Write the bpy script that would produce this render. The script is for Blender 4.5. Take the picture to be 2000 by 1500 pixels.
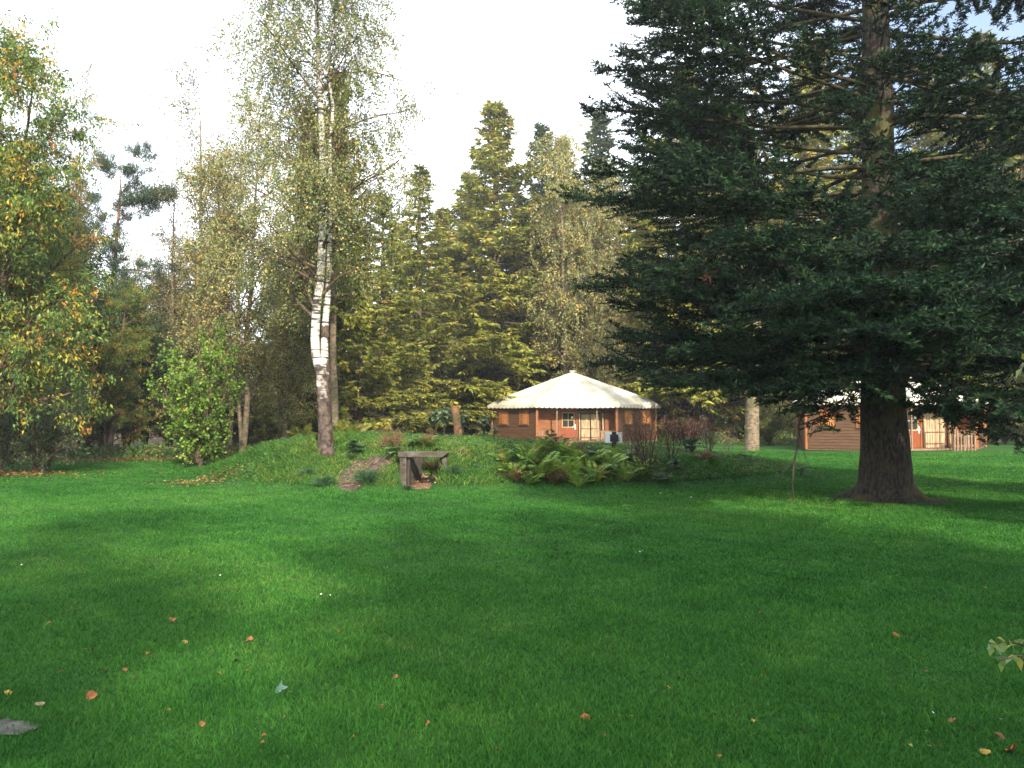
import bpy, math, random
import numpy as np
from mathutils import Matrix, Vector, noise as mnoise

for o in list(bpy.data.objects): bpy.data.objects.remove(o)
S = bpy.context.scene
COL = S.collection
rad = math.radians
# ------------------------------------------------------------------ camera
F = 1500.0            # focal length in photo pixels (photo 2000 x 1500)
PITCH = math.atan(65 / F)
CAMZ = 1.6
cd = bpy.data.cameras.new('camera'); cam = bpy.data.objects.new('camera', cd); COL.objects.link(cam)
cam.location = (0, 0, CAMZ); cam.rotation_euler = (math.pi / 2 + PITCH, 0, 0)
cd.sensor_width = 36; cd.lens = 27; cd.clip_end = 3000; cd.clip_start = 0.05
S.camera = cam
# ------------------------------------------------------------------ world + sun
SUN_EL, SUN_AZ = 30.0, 20.0      # elevation; azimuth to the right of straight behind the camera
sv = Vector((math.sin(rad(SUN_AZ)) * math.cos(rad(SUN_EL)), -math.cos(rad(SUN_AZ)) * math.cos(rad(SUN_EL)), math.sin(rad(SUN_EL))))
w = bpy.data.worlds.new('World'); S.world = w; w.use_nodes = True
nt = w.node_tree; nt.nodes.clear()
out = nt.nodes.new('ShaderNodeOutputWorld'); bg = nt.nodes.new('ShaderNodeBackground')
sky = nt.nodes.new('ShaderNodeTexSky'); sky.sky_type = 'NISHITA'; sky.sun_disc = False
sky.sun_elevation = rad(SUN_EL); sky.sun_rotation = math.atan2(sv.x, sv.y)
sky.air_density = 1.0; sky.dust_density = 1.5; sky.ozone_density = 1.0
tc = nt.nodes.new('ShaderNodeTexCoord'); mp = nt.nodes.new('ShaderNodeMapping'); mp.inputs['Scale'].default_value = (1.2, 1.2, 2.6)
cn = nt.nodes.new('ShaderNodeTexNoise'); cn.inputs['Scale'].default_value = 1.7; cn.inputs['Detail'].default_value = 6; cn.inputs['Roughness'].default_value = .55
cr = nt.nodes.new('ShaderNodeValToRGB'); cr.color_ramp.elements[0].position = .33; cr.color_ramp.elements[1].position = .60
cr.color_ramp.elements[0].color = (.55, .55, .55, 1); cr.color_ramp.elements[1].color = (1, 1, 1, 1)
mx = nt.nodes.new('ShaderNodeMix'); mx.data_type = 'RGBA'
mx.inputs['B'].default_value = (11.0, 11.5, 12.4, 1)
L = nt.links.new
L(tc.outputs['Generated'], mp.inputs[0]); L(mp.outputs[0], cn.inputs['Vector']); L(cn.outputs['Fac'], cr.inputs[0])
# a thinner, bluer stretch of cloud to the right
sp = nt.nodes.new('ShaderNodeSeparateXYZ'); L(tc.outputs['Generated'], sp.inputs[0])
gp = nt.nodes.new('ShaderNodeMapRange'); gp.interpolation_type = 'SMOOTHSTEP'; gp.inputs['From Min'].default_value = .16; gp.inputs['From Max'].default_value = .42; gp.inputs['To Min'].default_value = 1.0; gp.inputs['To Max'].default_value = .08
L(sp.outputs['X'], gp.inputs['Value']); ml = nt.nodes.new('ShaderNodeMath'); ml.operation = 'MULTIPLY'; L(cr.outputs[0], ml.inputs[0]); L(gp.outputs[0], ml.inputs[1])
L(ml.outputs[0], mx.inputs['Factor']); L(sky.outputs[0], mx.inputs['A']); L(mx.outputs['Result'], bg.inputs[0])
bg.inputs[1].default_value = .15; L(bg.outputs[0], out.inputs[0])
ld = bpy.data.lights.new('sun', 'SUN'); ld.energy = 4.4; ld.angle = rad(1.2); ld.color = (1, .90, .74)
lo = bpy.data.objects.new('sun', ld); COL.objects.link(lo); lo.rotation_euler = sv.to_track_quat('Z', 'Y').to_euler(); lo.location = (20, -30, 30)
S.view_settings.view_transform = 'Standard'; S.view_settings.look = 'None'
S.view_settings.exposure = 1.0; S.view_settings.gamma = 1.0
S.render.engine = 'CYCLES'
try:
    S.cycles.max_bounces = 6; S.cycles.diffuse_bounces = 3; S.cycles.transmission_bounces = 4; S.cycles.transparent_max_bounces = 6
except Exception: pass

# ------------------------------------------------------------------ helpers
def W(px, py, d):
    """world point seen at photo pixel (px,py), at distance y = d"""
    u, v = (px - 1000) / F, (750 - py) / F
    y = math.cos(PITCH) - v * math.sin(PITCH); z = math.sin(PITCH) + v * math.cos(PITCH)
    return Vector((u / y * d, d, CAMZ + z / y * d))
def X(px, d): return (px - 1000) / F * d / math.cos(PITCH)

def unit(a): return a / (np.linalg.norm(a, axis=-1, keepdims=True) + 1e-9)
def mesh_np(name, V, faces, mat, col=None, parent=None, smooth=False, mats=None, midx=None):
    V = np.asarray(V, np.float32).reshape(-1, 3)
    if not isinstance(faces, list): faces = [faces]
    faces = [np.asarray(f, np.int32) for f in faces if len(f)]
    me = bpy.data.meshes.new(name)
    loops = np.concatenate([f.ravel() for f in faces]); tot = np.concatenate([np.full(len(f), f.shape[1], np.int32) for f in faces])
    st = np.concatenate([[0], np.cumsum(tot)[:-1]]).astype(np.int32)
    me.vertices.add(len(V)); me.vertices.foreach_set('co', V.ravel())
    me.loops.add(len(loops)); me.loops.foreach_set('vertex_index', loops)
    me.polygons.add(len(tot)); me.polygons.foreach_set('loop_start', st)
    me.update(calc_edges=True)
    if smooth: me.polygons.foreach_set('use_smooth', np.ones(len(tot), bool))
    if col is not None:
        a = me.attributes.new('Col', 'FLOAT_COLOR', 'POINT')
        c = np.ones((len(V), 4), np.float32); c[:, :3] = col; a.data.foreach_set('color', c.ravel())
    me.materials.append(mat)
    if mats:
        for m in mats: me.materials.append(m)
    if midx is not None: me.polygons.foreach_set('material_index', np.asarray(midx, np.int32))
    o = bpy.data.objects.new(name, me); COL.objects.link(o)
    if parent: o.parent = parent
    return o
def tag(o, label=None, cat=None, group=None, kind=None):
    if label: o['label'] = label
    if cat: o['category'] = cat
    if group: o['group'] = group
    if kind: o['kind'] = kind
    return o
def empty(name, loc=(0, 0, 0), rz=0, label=None, cat=None, group=None):
    o = bpy.data.objects.new(name, None); COL.objects.link(o); o.location = loc; o.rotation_euler = (0, 0, rz); o.empty_display_size = .3
    return tag(o, label, cat, group)
def copy_tree(o, loc=None, rz=None, sc=None, label=None, group=None, parent=None):
    c = o.copy(); COL.objects.link(c)
    if parent: c.parent = parent
    for ch in list(o.children): copy_tree(ch, parent=c)
    if loc is not None: c.location = loc
    if rz is not None: c.rotation_euler = (0, 0, rz)
    if sc is not None: c.scale = sc if hasattr(sc, '__len__') else (sc, sc, sc)
    if label: c['label'] = label
    if group: c['group'] = group
    return c

def tubes(P, R, M=5):
    """P (N,K,3), R (N,K) -> verts, quads"""
    N, K, _ = P.shape
    T = unit(np.gradient(P, axis=1)); mean = unit(T.mean(1))
    ref = np.where(np.abs(mean[:, 2:3]) > .8, np.array([[1., .1, 0]]), np.array([[0, 0, 1.]]))[:, None, :]
    A = unit(np.cross(T, np.broadcast_to(ref, T.shape))); B = np.cross(T, A)
    th = np.linspace(0, 2 * np.pi, M, endpoint=False)
    V = P[:, :, None, :] + R[:, :, None, None] * (np.cos(th)[None, None, :, None] * A[:, :, None, :] + np.sin(th)[None, None, :, None] * B[:, :, None, :])
    n = np.arange(N)[:, None, None] * K * M; k = np.arange(K - 1)[None, :, None] * M; m = np.arange(M)[None, None, :]; m2 = (m + 1) % M
    a = n + k + m; b = n + k + m2
    Fq = np.stack([a, b, b + M, a + M], -1).reshape(-1, 4)
    return V.reshape(-1, 3), Fq
def join(parts):
    Vs, Fs, off = [], [], 0
    for v, f in parts: Vs.append(v); Fs.append(f + off); off += len(v)
    return np.concatenate(Vs), np.concatenate(Fs)
def at(P, i, t):
    K = P.shape[1]; x = np.clip(t, 0, .9999) * (K - 1); k = x.astype(int); f = (x - k)[:, None]
    a = P[i, k]; b = P[i, k + 1]
    return a + (b - a) * f, unit(b - a)
def rint(R, i, t):
    K = R.shape[1]; x = np.clip(t, 0, .9999) * (K - 1); k = x.astype(int); f = x - k
    return R[i, k] * (1 - f) + R[i, k + 1] * f
def spawn(rng, P, R, n, length, ang, K=5, tmin=.2, tmax=1., wob=.12, grav=0., up=0., lenfn=None, rscale=.6, rmin=.003, tend=None):
    N = P.shape[0]; i = np.repeat(np.arange(N), n); m = len(i)
    t = tmin + (tmax - tmin) * ((np.tile(np.arange(n), N) + rng.random(m)) / n)
    pos, tan = at(P, i, t)
    r = rng.normal(size=(m, 3)); p = unit(r - (r * tan).sum(1, keepdims=True) * tan)
    a = np.radians(ang + rng.normal(size=(m, 1)) * 9)
    d = np.cos(a) * tan + np.sin(a) * p; d[:, 2] += up; d = unit(d)
    Ln = length * rng.uniform(.7, 1.25, m)
    if lenfn is not None: Ln = Ln * lenfn(t)
    Q = np.zeros((m, K, 3)); Q[:, 0] = pos
    for k in range(1, K):
        d = unit(d + rng.normal(size=(m, 3)) * wob + np.array([0, 0, grav])); Q[:, k] = Q[:, k - 1] + d * (Ln / (K - 1))[:, None]
    r0 = np.maximum(rint(R, i, t) * rscale, rmin)
    RR = r0[:, None] * np.linspace(1, .35, K)[None, :]
    return Q, np.maximum(RR, rmin * .6)
def leafquads(C, D, Nn, Ln, Wd, fold=.18):
    n = len(C); D = unit(D); Sd = unit(np.cross(D, Nn)); Nn = np.cross(Sd, D)
    Ln = np.broadcast_to(np.asarray(Ln).reshape(-1, 1), (n, 1)); Wd = np.broadcast_to(np.asarray(Wd).reshape(-1, 1), (n, 1))
    V = np.stack([C, C + D * Ln * .45 + Sd * Wd / 2 + Nn * Wd * fold, C + D * Ln, C + D * Ln * .45 - Sd * Wd / 2 + Nn * Wd * fold], 1)
    return V.reshape(-1, 3), np.arange(4 * n).reshape(-1, 4)
def leaves_on(rng, P, per, size, spread=.05, aspect=.6, down=.3, tmin=.1, jit=.3, palette=None, cw=None, clump=.6):
    N = P.shape[0]; i = np.repeat(np.arange(N), per); m = len(i)
    pos, tan = at(P, i, tmin + (1 - tmin) * rng.random(m))
    pos = pos + rng.normal(size=(m, 3)) * spread
    D = unit(tan * .5 + rng.normal(size=(m, 3)) * .7 + np.array([0, 0, -down])); Nn = unit(rng.normal(size=(m, 3)) * .7 + np.array([0, -.2, .8]))
    Ln = size * rng.uniform(1 - jit, 1 + jit, m)
    V, Fq = leafquads(pos, D, Nn, Ln, Ln * aspect)
    return V, Fq, pickcol(rng, i, m, palette, cw, clump)
def pickcol(rng, i, m, palette, cw, clump):
    palette = np.array(palette); cw = np.array(cw, float) / sum(cw); cum = np.cumsum(cw)
    g = rng.random(i.max() + 1)[i]; u = np.where(rng.random(m) < clump, g, rng.random(m))
    c = palette[np.clip(np.searchsorted(cum, u), 0, len(palette) - 1)] * rng.uniform(.7, 1.3, (m, 1)) * rng.uniform(.9, 1.1, (m, 3))
    return np.repeat(c, 4, 0)

# ------------------------------------------------------------------ materials
def mat_base(name):
    m = bpy.data.materials.new(name); m.use_nodes = True; t = m.node_tree
    return m, t, t.nodes['Principled BSDF'], t.nodes['Material Output']
def leafmat(name, rough=.55, trans=.3, spec=.3, hue=None):
    m, t, b, o = mat_base(name)
    a = t.nodes.new('ShaderNodeAttribute'); a.attribute_name = 'Col'
    tr = t.nodes.new('ShaderNodeBsdfTranslucent'); ms = t.nodes.new('ShaderNodeMixShader'); ms.inputs[0].default_value = trans
    oi = t.nodes.new('ShaderNodeObjectInfo'); hs = t.nodes.new('ShaderNodeHueSaturation')
    mr = t.nodes.new('ShaderNodeMapRange'); mr.inputs['To Min'].default_value = .88; mr.inputs['To Max'].default_value = 1.12
    t.links.new(oi.outputs['Random'], mr.inputs['Value']); t.links.new(mr.outputs[0], hs.inputs['Value']); t.links.new(a.outputs['Color'], hs.inputs['Color'])
    t.links.new(hs.outputs[0], b.inputs['Base Color']); t.links.new(hs.outputs[0], tr.inputs['Color'])
    b.inputs['Roughness'].default_value = rough; b.inputs['Specular IOR Level'].default_value = spec
    t.links.new(b.outputs[0], ms.inputs[1]); t.links.new(tr.outputs[0], ms.inputs[2]); t.links.new(ms.outputs[0], o.inputs['Surface'])
    return m
def noisemat(name, c1, c2, scale=8, rough=.85, bump=.3, stretch=(1, 1, 1), detail=6, c3=None, s3=1.5, spec=.3, bdist=.02, lo=.35, hi=.65):
    m, t, b, o = mat_base(name)
    tc = t.nodes.new('ShaderNodeTexCoord'); mp = t.nodes.new('ShaderNodeMapping'); mp.inputs['Scale'].default_value = stretch
    n = t.nodes.new('ShaderNodeTexNoise'); n.inputs['Scale'].default_value = scale; n.inputs['Detail'].default_value = detail
    r = t.nodes.new('ShaderNodeValToRGB'); r.color_ramp.elements[0].color = (*c1, 1); r.color_ramp.elements[1].color = (*c2, 1)
    r.color_ramp.elements[0].position = lo; r.color_ramp.elements[1].position = hi
    t.links.new(tc.outputs['Object'], mp.inputs[0]); t.links.new(mp.outputs[0], n.inputs['Vector']); t.links.new(n.outputs['Fac'], r.inputs[0])
    last = r.outputs[0]
    if c3:
        n2 = t.nodes.new('ShaderNodeTexNoise'); n2.inputs['Scale'].default_value = s3; n2.inputs['Detail'].default_value = 5
        t.links.new(tc.outputs['Object'], n2.inputs['Vector'])
        r2 = t.nodes.new('ShaderNodeValToRGB'); r2.color_ramp.elements[0].position = .5; r2.color_ramp.elements[1].position = .62
        t.links.new(n2.outputs['Fac'], r2.inputs[0])
        mm = t.nodes.new('ShaderNodeMix'); mm.data_type = 'RGBA'; mm.inputs['B'].default_value = (*c3, 1)
        t.links.new(r2.outputs[0], mm.inputs['Factor']); t.links.new(last, mm.inputs['A']); last = mm.outputs['Result']
    t.links.new(last, b.inputs['Base Color']); b.inputs['Roughness'].default_value = rough; b.inputs['Specular IOR Level'].default_value = spec
    if bump:
        bp = t.nodes.new('ShaderNodeBump'); bp.inputs['Strength'].default_value = bump; bp.inputs['Distance'].default_value = bdist
        t.links.new(n.outputs['Fac'], bp.inputs['Height']); t.links.new(bp.outputs[0], b.inputs['Normal'])
    return m
def birchmat(name, dark_to, dark_soft=1.2):
    """white bark with dark horizontal marks, rough brown-black bark below height dark_to (object z)"""
    m, t, b, o = mat_base(name)
    tc = t.nodes.new('ShaderNodeTexCoord')
    mp = t.nodes.new('ShaderNodeMapping'); mp.inputs['Scale'].default_value = (2.2, 2.2, 16)
    n = t.nodes.new('ShaderNodeTexNoise'); n.inputs['Scale'].default_value = 1.0; n.inputs['Detail'].default_value = 4
    r = t.nodes.new('ShaderNodeValToRGB'); e = r.color_ramp.elements; e[0].position = .42; e[0].color = (.05, .04, .035, 1); e[1].position = .50; e[1].color = (.58, .55, .50, 1)
    e3 = e.new(.8); e3.color = (.45, .38, .30, 1)
    t.links.new(tc.outputs['Object'], mp.inputs[0]); t.links.new(mp.outputs[0], n.inputs['Vector']); t.links.new(n.outputs['Fac'], r.inputs[0])
    n2 = t.nodes.new('ShaderNodeTexNoise'); n2.inputs['Scale'].default_value = 9; n2.inputs['Detail'].default_value = 6
    t.links.new(tc.outputs['Object'], n2.inputs['Vector'])
    r2 = t.nodes.new('ShaderNodeValToRGB'); e = r2.color_ramp.elements; e[0].position = .4; e[0].color = (.025, .016, .012, 1); e[1].position = .74; e[1].color = (.17, .115, .085, 1)
    t.links.new(n2.outputs['Fac'], r2.inputs[0])
    sx = t.nodes.new('ShaderNodeSeparateXYZ'); t.links.new(tc.outputs['Object'], sx.inputs[0])
    n3 = t.nodes.new('ShaderNodeTexNoise'); n3.inputs['Scale'].default_value = 3.5; n3.inputs['Detail'].default_value = 3; t.links.new(tc.outputs['Object'], n3.inputs['Vector'])
    ma = t.nodes.new('ShaderNodeMath'); ma.operation = 'MULTIPLY_ADD'; ma.inputs[1].default_value = dark_soft * 2; t.links.new(n3.outputs['Fac'], ma.inputs[0]); t.links.new(sx.outputs['Z'], ma.inputs[2])
    mr = t.nodes.new('ShaderNodeMapRange'); mr.inputs['From Min'].default_value = dark_to + dark_soft - .35; mr.inputs['From Max'].default_value = dark_to + dark_soft + .35
    t.links.new(ma.outputs[0], mr.inputs['Value'])
    mm = t.nodes.new('ShaderNodeMix'); mm.data_type = 'RGBA'; t.links.new(mr.outputs[0], mm.inputs['Factor']); t.links.new(r2.outputs[0], mm.inputs['A']); t.links.new(r.outputs[0], mm.inputs['B'])
    t.links.new(mm.outputs['Result'], b.inputs['Base Color']); b.inputs['Roughness'].default_value = .8
    bp = t.nodes.new('ShaderNodeBump'); bp.inputs['Strength'].default_value = .5; bp.inputs['Distance'].default_value = .03
    t.links.new(n2.outputs['Fac'], bp.inputs['Height']); t.links.new(bp.outputs[0], b.inputs['Normal'])
    return m
def flat(name, c, rough=.6, spec=.4, metal=0):
    m, t, b, o = mat_base(name); b.inputs['Base Color'].default_value = (*c, 1); b.inputs['Roughness'].default_value = rough
    b.inputs['Specular IOR Level'].default_value = spec; b.inputs['Metallic'].default_value = metal; return m

M_leaf = leafmat('leaf'); M_needle = leafmat('needle', .6, .22, .2); M_fern = leafmat('fern_leaf', .5, .35, .3)
M_grass = leafmat('grass_blade', .6, .35, .08)
M_bark = noisemat('bark_brown', (.035, .025, .018), (.16, .11, .075), 6, .9, .6, (3, 3, .6), bdist=.03)
M_barkp = noisemat('bark_reddish', (.07, .03, .018), (.24, .12, .07), 5, .9, .6, (2, 2, .8), bdist=.03)
M_barkd = noisemat('bark_dark', (.02, .015, .012), (.07, .05, .038), 6, .9, .6, (3, 3, .6), bdist=.03)
M_barkf = noisemat('bark_lichen', (.010, .008, .006), (.060, .047, .032), 9, .9, 1.0, (2.2, 2.2, .9), c3=(.075, .07, .022), s3=1.1, bdist=.04)
M_barkt = noisemat('bark_tan', (.085, .06, .04), (.27, .205, .135), 5, .85, .6, (1.3, 1.3, 2.4), c3=(.10, .095, .04), s3=2.2)
M_limb = noisemat('limb_lichen', (.025, .02, .012), (.085, .07, .03), 9, .9, .3)
M_twig = noisemat('twig', (.05, .033, .022), (.15, .10, .07), 9, .9, .0)

# ------------------------------------------------------------------ ground
def sm(t): t = np.clip(t, 0, 1); return t * t * (3 - 2 * t)
AX = np.array([-9.0, -7.9, -6.6, -5.2, -3.5, 0, 3, 5, 7, 9.3]); AH = np.array([0, .32, .82, 1.0, .98, .78, .62, .48, .28, 0])
FX = np.array([-9, -6.5, -4, -1.5, 0, 4, 8, 10]); FY = np.array([19.4, 17.6, 16.3, 16.6, 17.0, 17.5, 19.8, 21])
def nz(x, y, s, seed=0):
    return (np.sin(x * s + 1.3 * seed + 1.7 * np.sin(y * s * .7 + seed)) + np.sin(y * s * 1.13 + .9 + seed + 1.5 * np.sin(x * s * .8 + 2 * seed)) + .5 * np.sin((x + y) * s * 2.1 + seed)) / 2.5
PX0, PX1 = -2.40, -1.76
def H(x, y):
    x = np.asarray(x, float); y = np.asarray(y, float)
    a = np.interp(x, AX, AH); yf = np.interp(x, FX, FY)
    wdt = np.interp(x, [-7, -4.5, -3.9, -2.6, -1.2, 0, 9], [3.0, 3.0, 3.8, 1.5, 1.4, 2.6, 3.6])
    h = a * sm((y - yf) / wdt) * (1 - sm((y - 24.5) / 7))
    h = h * (1 + .10 * nz(x, y, 1.7, 2)) + .02 * nz(x, y, 5, 1) * (h > .08)
    cut = sm((x - (PX0 - .25)) / .2) * sm((PX1 + .15 - x) / .15) * sm((19.6 - y) / 1.0)
    h = h * (1 - .96 * cut)
    slope = sm((x + 4.9) / .5) * sm((-3.1 - x) / .5) * sm((19.8 - y) / 1.5)
    h = h * (1 - .22 * slope)
    return h + .03 * nz(x, y, .35, 4) + .008 * nz(x, y, 2.3, 3)
def Hf(x, y): return float(H(np.array([x]), np.array([y]))[0])

def grid(xs, ys, z=0.):
    Xg, Yg = np.meshgrid(xs, ys); Z = H(Xg, Yg) + z
    V = np.stack([Xg, Yg, Z], -1).reshape(-1, 3); nx = len(xs); i = np.arange(len(ys) - 1)[:, None] * nx + np.arange(nx - 1)[None, :]
    return V, np.stack([i, i + 1, i + nx + 1, i + nx], -1).reshape(-1, 4)
xs = np.unique(np.concatenate([np.linspace(-600, -40, 12), np.linspace(-40, -11, 30), np.linspace(-11, 11, 150), np.linspace(11, 45, 35), np.linspace(45, 600, 12)]))
ys = np.unique(np.concatenate([np.linspace(-200, -2, 16), np.linspace(-2, 15.5, 45), np.linspace(15.5, 32, 110), np.linspace(32, 80, 30), np.linspace(80, 900, 14)]))
V, Fq = grid(xs, ys)
m, t, b, o_ = mat_base('lawn_ground')
tc = t.nodes.new('ShaderNodeTexCoord')
def N_(sc, det=6, rough=.6):
    n = t.nodes.new('ShaderNodeTexNoise'); n.inputs['Scale'].default_value = sc; n.inputs['Detail'].default_value = det; n.inputs['Roughness'].default_value = rough
    t.links.new(tc.outputs['Object'], n.inputs['Vector']); return n
n1 = N_(.45); n2 = N_(28, 8, .75); n3 = N_(3, 5)
r1 = t.nodes.new('ShaderNodeValToRGB'); e = r1.color_ramp.elements; e[0].position = .35; e[0].color = (.020, .075, .016, 1); e[1].position = .68; e[1].color = (.055, .145, .03, 1)
r2 = t.nodes.new('ShaderNodeValToRGB'); e = r2.color_ramp.elements; e[0].position = .3; e[0].color = (.35, .35, .35, 1); e[1].position = .7; e[1].color = (1.25, 1.25, 1.1, 1)
mu = t.nodes.new('ShaderNodeMix'); mu.data_type = 'RGBA'; mu.blend_type = 'MULTIPLY'; mu.inputs['Factor'].default_value = 1
t.links.new(n1.outputs['Fac'], r1.inputs[0]); t.links.new(n2.outputs['Fac'], r2.inputs[0]); t.links.new(r1.outputs[0], mu.inputs['A']); t.links.new(r2.outputs[0], mu.inputs['B'])
at_ = t.nodes.new('ShaderNodeAttribute'); at_.attribute_name = 'Col'
r3 = t.nodes.new('ShaderNodeValToRGB'); e = r3.color_ramp.elements; e[0].position = .35; e[0].color = (.016, .018, .007, 1); e[1].position = .7; e[1].color = (.085, .06, .02, 1)
t.links.new(n2.outputs['Fac'], r3.inputs[0])
ad = t.nodes.new('ShaderNodeMath'); ad.operation = 'MULTIPLY_ADD'; ad.inputs[1].default_value = 1.2; t.links.new(n3.outputs['Fac'], ad.inputs[0]); t.links.new(at_.outputs['Fac'], ad.inputs[2])
mr = t.nodes.new('ShaderNodeMapRange'); mr.inputs['From Min'].default_value = 1.0; mr.inputs['From Max'].default_value = 1.3; t.links.new(ad.outputs[0], mr.inputs['Value'])
mm = t.nodes.new('ShaderNodeMix'); mm.data_type = 'RGBA'; t.links.new(mr.outputs[0], mm.inputs['Factor']); t.links.new(mu.outputs['Result'], mm.inputs['A']); t.links.new(r3.outputs[0], mm.inputs['B'])
t.links.new(mm.outputs['Result'], b.inputs['Base Color']); b.inputs['Roughness'].default_value = .9; b.inputs['Specular IOR Level'].default_value = .15
bp = t.nodes.new('ShaderNodeBump'); bp.inputs['Strength'].default_value = .8; bp.inputs['Distance'].default_value = .04
t.links.new(n2.outputs['Fac'], bp.inputs['Height']); t.links.new(bp.outputs[0], b.inputs['Normal'])
def litter(x, y):
    """0..1: bare leaf litter under the trees (1) or lawn (0)"""
    far = sm((y - np.interp(x, [-60, -14, -9, -4, 2, 8, 12, 30, 60], [22, 29, 33, 40, 58, 56, 44, 52, 50])) / 3)
    under = .0 + .42 * np.exp(-(((x + 15.5) / 5.) ** 2 + ((y - 28.5) / 1.6) ** 2)) + .55 * np.exp(-(((x + 15.5) / 3.8) ** 2 + ((y - 20.6) / 1.0) ** 2))
    return np.clip(far + under * 1.3, 0, 1)
lt = litter(V[:, 0], V[:, 1])
g = mesh_np('ground', V, Fq, m, col=np.repeat(lt[:, None], 3, 1), smooth=True); tag(g, kind='structure')

# bare soil run-down on the mound
M_dirt = noisemat('bare_soil', (.032, .024, .018), (.10, .075, .055), 9, .95, .7, detail=9, c3=(.16, .10, .06), s3=6)
def dirt_poly():
    pts = [(742, 893), (700, 897), (672, 915), (655, 940), (660, 957), (690, 962), (706, 950), (712, 935), (730, 930), (752, 915), (768, 902)]
    return pts
def on_ground(px, py, lo=10., hi=60.):
    """ground point under a photo pixel (marches along the ray)"""
    d = lo
    while d < hi:
        p = W(px, py, d)
        if p.z <= Hf(p.x, p.y): return p
        d += .04
    return W(px, py, hi)
def inpoly(x, y, P):
    x = np.asarray(x); y = np.asarray(y); r = np.zeros(x.shape, bool); n = len(P)
    for i in range(n):
        x1, y1 = P[i]; x2, y2 = P[(i + 1) % n]
        c = ((y1 > y) != (y2 > y)) & (x < (x2 - x1) * (y - y1) / (y2 - y1 + 1e-12) + x1); r ^= c
    return r
DP = [(p.x, p.y) for p in (on_ground(a, b_) for a, b_ in dirt_poly())]
bx0, bx1 = min(p[0] for p in DP), max(p[0] for p in DP); by0, by1 = min(p[1] for p in DP), max(p[1] for p in DP)
def sheet(name, P, mat, step=.05, z=.006, jag=.08):
    xs = np.arange(min(p[0] for p in P) - .2, max(p[0] for p in P) + .2, step); ys = np.arange(min(p[1] for p in P) - .2, max(p[1] for p in P) + .2, step)
    V, Fq = grid(xs, ys, z); c = V[Fq].mean(1)
    k = inpoly(c[:, 0] + jag * nz(c[:, 0], c[:, 1], 9, 1), c[:, 1] + jag * nz(c[:, 1], c[:, 0], 8, 2), P)
    return mesh_np(name, V, Fq[k], mat, smooth=True)
d_ = sheet('dirt_path', DP, M_dirt, .05, .012); tag(d_, kind='structure')
FR = [(7.4 + 1.12 * math.cos(a * .5236), 15.15 + 1.12 * math.sin(a * .5236)) for a in range(12)]
d4 = sheet('bare_earth', FR, noisemat('needle_litter', (.018, .013, .009), (.07, .045, .03), 26, .95, .6, detail=8), .04, .006, .1); tag(d4, kind='structure')
MUD = [(-.02 + p.x, p.y) for p in (W(-60, 1372, 1) * 0 + Vector(((a - 1000) / F * dd, dd, 0)) for a, dd in ((-60, 4.05), (40, 4.1), (92, 4.0), (60, 3.9), (-60, 3.86)))]
M_mud = noisemat('grey_mud', (.022, .02, .015), (.09, .08, .07), 14, .7, .6, detail=8)
d2 = sheet('mud_patch', MUD, M_mud, .02, .012, .03); tag(d2, kind='structure')
FLOOR = [(PX0, 17.0), (PX1 + .1, 17.0), (PX1 + .05, 18.9), (PX0 + .1, 18.9)]
d3 = sheet('passage_floor', FLOOR, noisemat('leafy_soil', (.06, .04, .03), (.30, .17, .10), 22, .95, .7, detail=8), .05, .01, .1); tag(d3, kind='structure')

# ------------------------------------------------------------------ grass
def grass(name, rng, x, y, hgt, wid, cols, cw, lean=.35, thresh=.5):
    n = len(x); z = H(x, y); P0 = np.stack([x, y, z - .005], 1)
    a = rng.uniform(0, 2 * np.pi, n); sd = np.stack([np.cos(a), np.sin(a) * .6, np.zeros(n)], 1); ln = rng.normal(size=(n, 2)) * lean
    hh = hgt[:, None]; tip = P0 + np.concatenate([ln * hh, hh * rng.uniform(.7, 1.0, (n, 1))], 1); mid = P0 + (tip - P0) * .5; mid[:, :2] -= (ln * hh * .18); 
    w2 = wid[:, None] / 2
    V = np.stack([P0 - sd * w2, P0 + sd * w2, mid + sd * w2 * .8, mid - sd * w2 * .8, tip], 1).reshape(-1, 3)
    b0 = np.arange(n)[:, None] * 5
    Fq = b0 + np.array([[0, 1, 2, 3]]); Ft = b0 + np.array([[3, 2, 4]])
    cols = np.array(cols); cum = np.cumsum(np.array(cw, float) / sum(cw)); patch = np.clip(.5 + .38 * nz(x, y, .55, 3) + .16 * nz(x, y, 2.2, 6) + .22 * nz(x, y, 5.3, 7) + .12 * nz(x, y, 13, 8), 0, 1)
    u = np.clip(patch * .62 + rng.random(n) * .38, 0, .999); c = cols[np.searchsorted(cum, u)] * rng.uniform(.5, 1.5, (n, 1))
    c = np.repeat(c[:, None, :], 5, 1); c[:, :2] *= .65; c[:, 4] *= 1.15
    o = mesh_np(name, V, [Fq, Ft], M_grass, col=c.reshape(-1, 3)); return tag(o, kind='stuff')
rng = np.random.default_rng(5)
n = 820000
d = np.exp(rng.uniform(math.log(2.9), math.log(38), n)); x = rng.uniform(-.72, .72, n) * d + rng.uniform(-.3, .3, n)
onm = (H(x, d) > .14)
dirtk = inpoly(x, d, DP) | inpoly(x, d, FLOOR) | (inpoly(x, d, MUD) & (rng.random(n) < .72))
cabk = (d > 35) & (x > 13)
lk = rng.random(n) < litter(x, d) * .8
firk = ((x - 7.4) ** 2 + (d - 15.15) ** 2 < 1.0 + .35 * nz(x, d, 4.5, 2)) & (rng.random(n) < .93)
k = ~onm & ~dirtk & ~cabk & ~lk & ~firk; x_, d_y = x[k], d[k]
G = [(.016, .076, .011), (.029, .118, .017), (.050, .162, .023), (.086, .20, .030), (.19, .22, .05)]
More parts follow.
